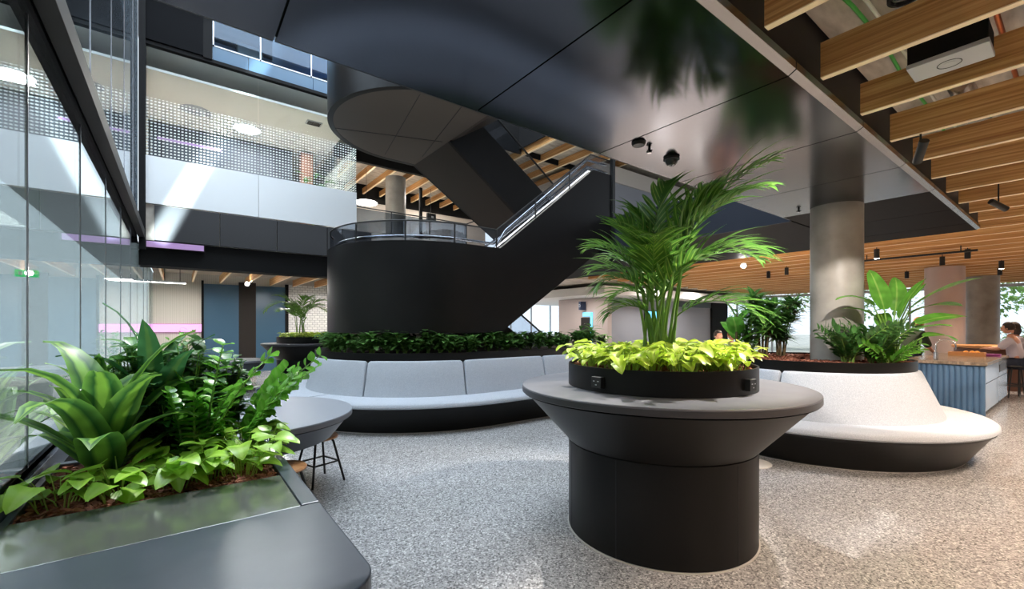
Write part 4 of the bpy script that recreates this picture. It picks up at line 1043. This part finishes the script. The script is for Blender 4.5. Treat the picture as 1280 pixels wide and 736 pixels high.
# ------------------------------------------------------------------ kitchen island and its things
IX0, IX1, IY0, IY1, IH = 10.8, 13.9, 1.08, 2.15, .93
t_ = thing('kitchen_island', 'kitchen island with blue fluted end and marbled stone worktop', 'kitchen island')
m = MB()
n = 14; y = IY0+.02; w = (IY1-IY0-.04)/n
prof = []
for i in range(n):
    for k in range(6): prof.append((IX0+.015-.022*math.sin(math.pi*k/6), y+w*(i+k/6)))
prof += [(IX0+.015, IY1-.02), (IX0+.08, IY1-.02), (IX0+.08, IY0+.02)]
m.prism(prof, 'z', .0, IH-.07); m.build('fluted_end', 'fluted_blue', t_, angle=60)
bx('body', 'cupboard', IX0+.08, IY0+.04, .1, IX1-.03, IY1-.02, IH-.06, t_)
bx('plinth', 'recess_black', IX0+.1, IY0+.1, 0, IX1-.1, IY1-.06, .1, t_)
bx('worktop', 'stone', IX0-.02, IY0-.01, IH-.055, IX1, IY1+.02, IH, t_, .004)
for x0, x1, z0, z1 in ((IX0+.03,12.3,.1,.56),(IX0+.03,12.3,.575,IH-.07),(12.32,IX1-.04,.1,.56),(12.32,IX1-.04,.575,IH-.07)):
    d_ = bx('door' if z0 < .3 else 'drawer', 'cupboard', x0, IY0+.015, z0, x1, IY0+.04, z1, t_, .003)
d_ = bx('socket_plate', 'socket_dark', 12.6, IY0+.005, .66, 13.5, IY0+.018, .8, t_, .003)
t_ = thing('kitchen_tap', 'curved chrome tap on the island worktop', 'tap', (11.1,1.75,IH))
m = MB(); m.tube([(0,0,0),(0,0,.14)], [.034,.032], 16); m.build('body', 'chrome', t_)
m = MB(); m.tube([(0,0,.14)]+[(.0+.0, -.13+.13*math.cos(R(a)), .26+.11*math.sin(R(a))) for a in range(0,181,15)]+[(0,-.26,.2)], .011, 10); m.build('spout', 'chrome', t_)
m = MB(); m.tube([(0,0,.12),(.05,.02,.15)], .007, 8); m.build('lever', 'chrome', t_)
t_ = thing('fruit_tray', 'wooden tray on the island worktop', 'tray', (12.9,1.62,IH)); bx('base', 'tray_wood', -.13, -.3, .01, .13, .2, .02, t_)
m = MB(); m.box(-.14,-.31,0,.14,-.29,.08); m.box(-.14,.19,0,.14,.21,.08); m.box(-.14,-.29,0,-.12,.19,.08); m.box(.12,-.29,0,.14,.19,.08); m.build('rim', 'tray_wood', t_, smooth=False)
for i, (dx, dy, lb) in enumerate(((-.03,-.2,'orange at the near end of the wooden tray'),(.05,-.12,'orange second in the wooden tray, touching the end one'),(-.02,-.04,'orange third from the near end of the tray'))):
    m = MB(); m.sphere((0,0,0), .045, 16, 10); m.tube([(0,0,.042),(0,0,.048)], .006, 6); o = tag(m.build('orange', 'orange'), lb, 'fruit', 'oranges in the tray'); o.location = (12.9+dx, 1.62+dy, IH+.066)
t_ = thing('purple_box', 'flat purple box near the right edge of the island', 'box', (13.1,1.22,IH)); bx('base', 'purple_card', -.1, -.1, 0, .1, .1, .035, t_, .003); bx('lid', 'purple_card', -.105, -.105, .03, .105, .105, .05, t_, .003)
# tall black stools at the end of the island
def bar_stool(loc, rz, lb):
    t_ = thing('bar_stool', lb, 'stool', loc, rz)
    m = MB(); m.lathe([(0,.66),(.17,.66),(.18,.68),(.17,.7),(0,.695)], seg=28, close=False); m.build('seat', 'cable_black', t_)
    for a in (45,135,225,315):
        m = MB(); m.tube([(.12*math.cos(R(a)),.12*math.sin(R(a)),.66),(.22*math.cos(R(a)),.22*math.sin(R(a)),0)], .012, 8); m.build('leg', 'cable_black', t_)
    m = MB(); m.tube([(.19*math.cos(R(a)), .19*math.sin(R(a)), .25) for a in (45,135,225,315,45)], .009, 8); m.build('footrest', 'cable_black', t_)
    return t_
bs = bar_stool((14.38,1.0,0), .3, 'tall black stool at the island end under the seated person')
dup(bs, (14.95,1.0,0), .8, 'tall black stool at the right edge of the photo')
m = MB(); m.lathe([(0,1.0),(.7,1.0),(.7,1.06),(0,1.06)], (16.2,1.55,0), 40, close=False); t_ = thing('bar_counter', 'dark wooden counter with pale top behind the island', 'counter', (0,0,0)); m.build('top', 'tray_wood', t_)
m = MB(); m.lathe([(.0,0),(.62,0),(.66,.98),(0,1.0)], (16.2,1.55,0), 40, close=False); m.build('body', 'bar_wood', t_)

# ------------------------------------------------------------------ people (skinned figures)
def person(label, loc, rz, J, top, bottom, hair, skin='skin', hairlen=.0):
    """J: joints; one continuous skinned body plus clothing and hair as parts"""
    t_ = thing('person', label, 'person', loc, rz)
    def skinned(name, pts, edges, radii, mt, root=0, sub=1):
        me = bpy.data.meshes.new(name); me.from_pydata(pts, edges, []); o = bpy.data.objects.new(name, me); COL.objects.link(o); o.parent = t_
        me.materials.append(MATS[mt])
        s = o.modifiers.new('skin', 'SKIN'); s.use_smooth_shade = True
        sv = me.skin_vertices[0].data if me.skin_vertices else None
        if sv is None:
            bpy.context.view_layer.update()
        for i, r_ in enumerate(radii): me.skin_vertices[0].data[i].radius = (r_, r_*.85) if not isinstance(r_, tuple) else r_
        me.skin_vertices[0].data[root].use_root = True
        u = o.modifiers.new('sub', 'SUBSURF'); u.levels = sub; u.render_levels = 2
        return o
    K = list(J.keys()); idx = {k: i for i, k in enumerate(K)}
    pts = [J[k][0] for k in K]; rad = [J[k][1] for k in K]
    E_ = [('pelvis','belly'),('belly','chest'),('chest','neck'),('neck','chin')]
    for s in 'LR':
        E_ += [('chest','sh'+s),('sh'+s,'el'+s),('el'+s,'wr'+s),('wr'+s,'ha'+s),('pelvis','hip'+s),('hip'+s,'kn'+s),('kn'+s,'an'+s),('an'+s,'to'+s)]
        for f in range(4): E_.append(('ha'+s, 'f%d%s' % (f, s)))
        E_.append(('wr'+s, 'th'+s))
    skinned('body', pts, [(idx[a], idx[b]) for a, b in E_], rad, skin)
    # head with face
    hc = Vector(J['head'][0]); f = Vector(J['face'][0]).normalized()
    return t_, skinned, idx, hc, f
def make_person(label, loc, rz, sit, seat, lean, top, bottom, hairmat, armfwd=.4, hand_z=.98, hairlong=False, headturn=0.):
    """local frame: faces +Y; seat = height of hips"""
    hz = seat+.02; pel = V(0, 0, hz+.08)
    up = V(0, math.sin(lean), math.cos(lean))
    bel = pel+up*.17; ch = pel+up*.40; nk = pel+up*.52; chin = nk+(up+V(0,.25,0)).normalized()*.08; hc = nk+(up+V(0,.12,0)).normalized()*.19
    J = {'pelvis': (pel, (.15,.11)), 'belly': (bel, (.135,.1)), 'chest': (ch, (.155,.105)), 'neck': (nk, .055), 'chin': (chin, .05)}
    for s, sx in (('L',-1),('R',1)):
        sh = ch+V(.175*sx, 0, .05); ha = V(.16*sx, armfwd+ch.y, hand_z); mid = (sh+ha)/2; el = mid+V(.07*sx, -.05, -.1)
        wr = el.lerp(ha, .88)
        J['sh'+s] = (sh, .052); J['el'+s] = (el, .04); J['wr'+s] = (wr, .027); J['ha'+s] = (ha, (.036,.018))
        fd = (ha-el).normalized()
        for k in range(4): J['f%d%s' % (k, s)] = (ha+fd*(.075-.008*abs(k-1.5))+V((k-1.5)*.021, 0, -.02), .0095)
        J['th'+s] = (wr+fd*.05+V(-.035*sx, .01, 0), .011)
        hip = pel+V(.09*sx, 0, -.04)
        if sit: kn = hip+V(.05*sx, .42, .0); an = V(kn.x, kn.y-.03, max(.09, seat-.42 if seat < .55 else .3)); 
        else: kn = V(.1*sx, .04, .48); an = V(.1*sx, 0, .09)
        J['hip'+s] = (hip, .092); J['kn'+s] = (kn, .062); J['an'+s] = (an, .042); J['to'+s] = (an+V(0,.14,-.03), .035)
    t_ = thing('person', label, 'person', loc, rz)
    def skinned(name, keys, edges, mt, grow=0., root=None, fat=0.):
        idx = {k: i for i, k in enumerate(keys)}
        me = bpy.data.meshes.new(name); me.from_pydata([tuple(J[k][0]) for k in keys], [(idx[a], idx[b]) for a, b in edges], [])
        me.materials.append(MATS[mt]); o = bpy.data.objects.new(name, me); COL.objects.link(o); o.parent = t_
        if not me.skin_vertices: me.attributes  # the layer comes with the modifier
        md = o.modifiers.new('skin', 'SKIN'); md.use_smooth_shade = True
        if not me.skin_vertices:
            bpy.context.view_layer.objects.active = o; bpy.ops.mesh.customdata_skin_add()
        for i, k in enumerate(keys):
            r_ = J[k][1]; r_ = r_ if isinstance(r_, tuple) else (r_, r_)
            me.skin_vertices[0].data[i].radius = (r_[0]+grow, r_[1]+grow)
            me.skin_vertices[0].data[i].use_root = (k == (root or keys[0]))
        u = o.modifiers.new('sub', 'SUBSURF'); u.levels = 1; u.render_levels = 2
        return o
    keys = list(J); ed = [('pelvis','belly'),('belly','chest'),('chest','neck'),('neck','chin')]
    for s in 'LR':
        ed += [('chest','sh'+s),('sh'+s,'el'+s),('el'+s,'wr'+s),('wr'+s,'ha'+s),('wr'+s,'th'+s),('pelvis','hip'+s),('hip'+s,'kn'+s),('kn'+s,'an'+s),('an'+s,'to'+s)] + [('ha'+s,'f%d%s' % (k, s)) for k in range(4)]
    skinned('body', keys, ed, 'skin')
    sk = ['pelvis','belly','chest','neck','shL','elL','shR','elR']; skinned('shirt', sk, [('pelvis','belly'),('belly','chest'),('chest','neck'),('chest','shL'),('shL','elL'),('chest','shR'),('shR','elR')], top, .034)
    tk = ['pelvis','hipL','knL','anL','hipR','knR','anR']; skinned('trousers', tk, [('pelvis','hipL'),('hipL','knL'),('knL','anL'),('pelvis','hipR'),('hipR','knR'),('knR','anR')], bottom, .026)
    # head: skull with brow, nose, mouth, ears
    M = Matrix.Translation(hc) @ Matrix.Rotation(headturn, 4, 'Z') @ Matrix.Rotation(-lean*.6, 4, 'X')
    m = MB(); n0 = 0; m.sphere((0,0,0), .1, 22, 16, (.78,.95,1.18))
    for i, p in enumerate(m.v):
        x, y, z = p
        if z < -.02: x *= 1-.9*(-z-.02); y = y*(1-1.2*(-z-.02)) + .012
        if y > .05 and abs(x) < .05 and -.005 < z < .03: y -= .008      # eye sockets
        m.v[i] = (x, y, z)
    m.tube([(0,.088,.02),(0,.108,-.012),(0,.095,-.02)], [.006,.013,.009], 8)
    for sx in (-1, 1):
        m.sphere((.078*sx,-.005,-.005), .022, 10, 8, (.4,.8,1.2)); m.sphere((.03*sx,.084,.012), .011, 8, 6)
    m.sphere((0,.088,-.05), .02, 10, 6, (1.2,.35,.35))
    m.v = [tuple(M @ Vector(p)) for p in m.v]; m.build('head', 'skin', t_)
    h = MB(); h.sphere((0,-.014,.024), .106, 20, 14, (.84,.98,1.1))
    cut = []
    for i, p in enumerate(h.v):
        x, y, z = p
        if y > .03 and z < .055: y = .03-.02*(.055-z)
        if z < -.045 and not hairlong: z = -.045
        if hairlong and z < -.02: z = z*2.2; y -= .02
        h.v[i] = (x, y, z)
    h.v = [tuple(M @ Vector(p)) for p in h.v]; h.build('hair', hairmat, t_)
    return t_
fwd = 0
make_person('person in dark green top with reddish hair leaning over the island', (12.65,2.45,0), R(-120), False, .86, .4, 'cloth_green', 'cloth_navy', 'hair_red', .3, .98)
make_person('person in pale grey shirt seated at the right end of the island', (14.38,1.0,0), R(-8), True, .7, .15, 'cloth_pale', 'cloth_navy', 'hair_dark', .4, 1.05)
make_person('person with long dark hair seated behind the pale-shirted one', (14.95,1.0,0), R(20), True, .7, .1, 'cloth_pale', 'cloth_navy', 'hair_dark', .35, 1.05, True)
def simple_chair(loc, rz, lb):
    t_ = thing('chair', lb, 'chair', loc, rz)
    bx('seat', 'cable_black', -.22, -.22, .42, .22, .22, .46, t_, .01); bx('backrest', 'cable_black', -.21, -.25, .5, .21, -.22, .82, t_, .01)
    for x in (-.19,.19):
        for y in (-.19,.19):
            m = MB(); m.tube([(x,y,.42),(x*1.1,y*1.1,0)], .012, 8); m.build('leg', 'cable_black', t_)
    return t_
c_ = simple_chair((10.1,5.35,0), R(160), 'black chair under the left seated person behind the central table')
dup(c_, (10.65,5.3,0), R(150), 'black chair under the right seated person behind the central table')
make_person('person in dark brown top seated behind the central table, left one', (10.1,5.35,0), R(160), True, .5, .03, 'cloth_brown', 'cloth_navy', 'hair_dark', .35, .78)
make_person('person in pale top seated behind the central table, right one', (10.65,5.3,0), R(150), True, .5, .03, 'cloth_pale', 'cloth_navy', 'hair_red', .35, .78)

# ------------------------------------------------------------------ far things
t_ = thing('lift_sign', 'dark blue square sign hung above the lift door', 'sign', (13.8,13.2,2.4)); bx('case', 'sign_blue', -.2, -.05, -.18, .15, .05, .18, t_, .005)
m = MB(); m.tube([(-.21,0,-.06),(-.21,.0,.06)], .006, 6); m.lathe([(.05,0),(.065,0),(.065,.006),(.05,.006)], (0,0,0), 24)
m.v = [tuple(Matrix.Translation((-.205,0,0)) @ Matrix.Rotation(R(90),4,'Y') @ Vector(p)) if i >= 12 else p for i, p in enumerate(m.v)]
m.build('pictogram', 'plastic_grey', t_)
t_ = thing('lift_door', 'pinkish lift doorway with cyan lit edge in the core wall', 'door', (13.95,13.1,0)); bx('leaf', 'brown_black', 0, -.2, 0, .03, .35, 1.9, t_); bx('lit_edge', 'screen_cyan', -.005, -.3, 0, .02, -.2, 2.1, t_); bx('lit_head', 'screen_cyan', -.005, -.3, 1.95, .02, .25, 2.12, t_)
t_ = thing('wall_screen', 'pale lit screen on the grey core wall behind the palm', 'screen', (16.9,11.95,1.9)); bx('frame', 'cable_black', -.5, 0, -.3, .5, .04, .32, t_); bx('display', 'screen_cyan', -.47, -.005, -.27, .47, .0, .29, t_)
t_ = thing('exit_sign', 'small green exit sign behind the left glass wall', 'sign', (-2.05,11.0,2.44)); bx('case', 'sign_green', -.14, -.02, -.06, .14, .02, .06, t_)
m = MB(); m.box(-.1,-.022,-.03,-.05,-.02,.03); m.box(-.03,-.022,-.008,.08,-.02,.008); m.obox((.07,-.021,.014),(.05,.002,.012),(0,.7,0)); m.obox((.07,-.021,-.014),(.05,.002,.012),(0,-.7,0)); m.build('pictogram', 'white_plaster', t_, smooth=False)
for i, (x, lb) in enumerate(((13.4,'low dark sofa by the far windows, left one'), (16.3,'low dark sofa by the far windows, beside core wall'))):
    t_ = thing('sofa', lb, 'sofa', (x,18.6,0)); bx('seat', 'dark_felt', -.9, -.4, .0, .9, .3, .42, t_, .03); bx('backrest', 'dark_felt', -.9, -.45, .4, .9, -.25, .85, t_, .03)
# revolving door drum behind the glazed wall
t_ = thing('revolving_door', 'curved glass revolving door behind the left glass wall', 'door', (-2.6,4.2,0))
m = MB(); m.lathe([(1.0,0),(1.0,2.3),(.99,2.3),(.99,0)], seg=48, a0=-60, a1=60); m.build('curved_glass', 'glass_tint', t_)
for a in (-60, 0, 60):
    m = MB(); m.tube([(math.cos(R(a)),math.sin(R(a)),0),(math.cos(R(a)),math.sin(R(a)),2.3)], .035, 8); m.build('post', 'cable_black', t_)
m = MB(); m.lathe([(0,2.3),(1.04,2.3),(1.04,2.5),(0,2.5)], seg=48, close=False); m.build('canopy', 'brown_black', t_)
# trees beyond the windows
def tree(loc, h, cr, lb, seed, n=1500):
    r_ = random.Random(seed); t_ = thing('tree', lb, 'tree', loc, group='trees beyond the windows')
    m = MB(); m.tube([(0,0,-.1),(.05,0,h*.4),(0,.1,h*.75)], [.16,.12,.05], 8); m.build('trunk', 'bark', t_)
    f_ = MB()
    cl = [(V(r_.uniform(-1,1),r_.uniform(-1,1),r_.uniform(-.7,.8))*cr*.75+V(0,0,h*.68), cr*r_.uniform(.25,.5)) for _ in range(9)]
    for i in range(n):
        c, q = cl[i % 9]; d = V(r_.gauss(0,1), r_.gauss(0,1), r_.gauss(0,1)).normalized()
        f_.leaf(c+d*q*r_.uniform(.6,1.1), V(d.x,d.y,d.z*.3-.2), V(0,0,1), .26, .16, 'oval', .4, 2, .1)
    f_.build('crown', 'leaf_tree', t_)
    return t_
tr = tree((33,1.5,0), 6, 2.3, 'leafy green tree outside the right-hand windows', 5)
for i, (x, y, s) in enumerate(((31,-2.5,.9),(34,5.5,1.1),(31.5,9,.8),(36,12,1.2),(33,-7,1.),(39,2,1.3),(30,4,.55),(35,15.5,.9))):
    dup(tr, (x,y,0), i*1.1, 'leafy green tree outside the right-hand windows', s)
tr2 = tree((17,26,0), 4, 1.6, 'small tree outside the far windows left of the lift core', 6, 900); del tr2['group']
bush('hedge', 'green hedge outside at the foot of the right-hand windows', (29.5,1.6,-.05), 60, 1.6, .3, .6, 'leaf_tree', 9, None, 1.4, cat='hedge')

# ------------------------------------------------------------------ light
def area(name, loc, rot, size, power, col=(1,1,1), sy=None):
    l = bpy.data.lights.new(name, 'AREA'); l.energy = power; l.size = size; l.color = col
    if sy: l.shape = 'RECTANGLE'; l.size_y = sy
    o = bpy.data.objects.new(name, l); COL.objects.link(o); o.location = loc; o.rotation_euler = rot; return o
def spot(name, loc, aim, power, ang=60, blend=.4, col=(1,.9,.78), r=.04):
    l = bpy.data.lights.new(name, 'SPOT'); l.energy = power; l.spot_size = R(ang); l.spot_blend = blend; l.color = col; l.shadow_soft_size = r
    o = bpy.data.objects.new(name, l); COL.objects.link(o); o.location = loc
    o.rotation_euler = (Vector(aim)-Vector(loc)).to_track_quat('-Z', 'Y').to_euler(); return o
WARM = (1,.79,.62); COOL = (.72,.86,1)
area('rooflight_glow', (4,6.9,11.9), (0,0,0), 8, 1500, COOL, 8)
spot('bench_spot', (5.2,.95,2.9), (7.0,1.75,1.1), 220, 62, .3, (1,.93,.86), .03)
spot('table_spot', (4.3,.95,3.1), (3.1,2.1,1.2), 520, 56, .5, (1,.95,.88), .05)
for (x, y, p_) in ((4.2,-.4,105),(7,-.8,135),(9.6,.2,150),(12,-.8,110),(12.5,3.2,110),(15.5,1,110),(13.5,7,100),(18,5,110),(2.2,-.9,60)):
    spot('baffle_downlight', (x,y,3.12), (x,y,0), p_*3.0, 125, .8, WARM, .12)
for (x, y, z, p_) in ((1.4,13.0,6.5,130),(2.6,13.0,6.5,50),(2.4,12.2,6.5,60),(6.5,15.6,6.85,190),(8.6,16.2,6.85,130),(.0,15.3,2.75,60),(2.6,14.6,2.75,60),(4.4,15.5,2.75,60),(1.4,13,9.2,25)):
    area('room_lamp', (x,y,z), (0,0,0), .5, p_, (1,.95,.88))
# added lamp in the void, imitating a daylight streak on the balcony front
o = area('added_streak_lamp', (.83,4.6,5.85), (R(90),0,0), .3, 16, (.75,.92,1), 5.8)
o.rotation_euler = (Matrix.Rotation(R(23.5),4,'Y') @ Matrix.Rotation(R(90),4,'X')).to_euler(); o.data.spread = R(2)
for (x, y, p_) in ((2,-4,500),(7,-5,500),(12,-5.5,500),(18,-4,500),(20,-1.5,400),(21,8,400)):  # added fill, making up for the daylight that the back wall shuts out
    spot('lounge_fill', (x,y,3.12), (x,y,0), p_, 140, .8, WARM, .15)
for (x, y, p_) in ((9.2,4.2,1500),(9.2,6.6,1500),(11.6,5.2,1300),(11.8,8.4,700)):  # added spots without fittings; brighten the hidden floor mirrored in the soffit
    spot('hidden_floor_fill', (x,y,3.1), (x-.5,y,0), p_, 95, .7, (1,.84,.72), .12)
area('porch_fill', (-3,5,3.0), (0,0,0), 2.5, 380, (1,.98,.94), 9)  # added fill to lighten the view through the left glass
for (x, y, z, p_) in ((12.6,12.8,2.7,45),(15.5,10.4,3.1,80),(18.5,10.4,3.1,70),(10,16,3.1,120),(14.5,17,2.7,120)):  # added fill without fittings, brightening the lift core and its surroundings
    area('lobby_fill', (x,y,z), (0,0,0), .6, p_, (1,.96,.92))
area('soffit_downlight', (5.6,2.0,3.16), (0,0,0), .25, 12, WARM)
sun = bpy.data.lights.new('sun', 'SUN'); sun.energy = 2.6; sun.angle = R(.8); sun.color = (1,.95,.88)
so = bpy.data.objects.new('sun', sun); COL.objects.link(so); so.rotation_euler = Vector((-.29,-.52,-.87)).to_track_quat('-Z','Y').to_euler()

w = bpy.data.worlds.new('world'); SC.world = w; w.use_nodes = True
bg = w.node_tree.nodes['Background']; bg.inputs[0].default_value = (.78,.88,1,1); bg.inputs[1].default_value = 1.5

SC.view_settings.view_transform = 'Standard'; SC.view_settings.look = 'None'; SC.view_settings.gamma = 1
SC.view_settings.use_curve_mapping = False; SC.view_settings.exposure = .35
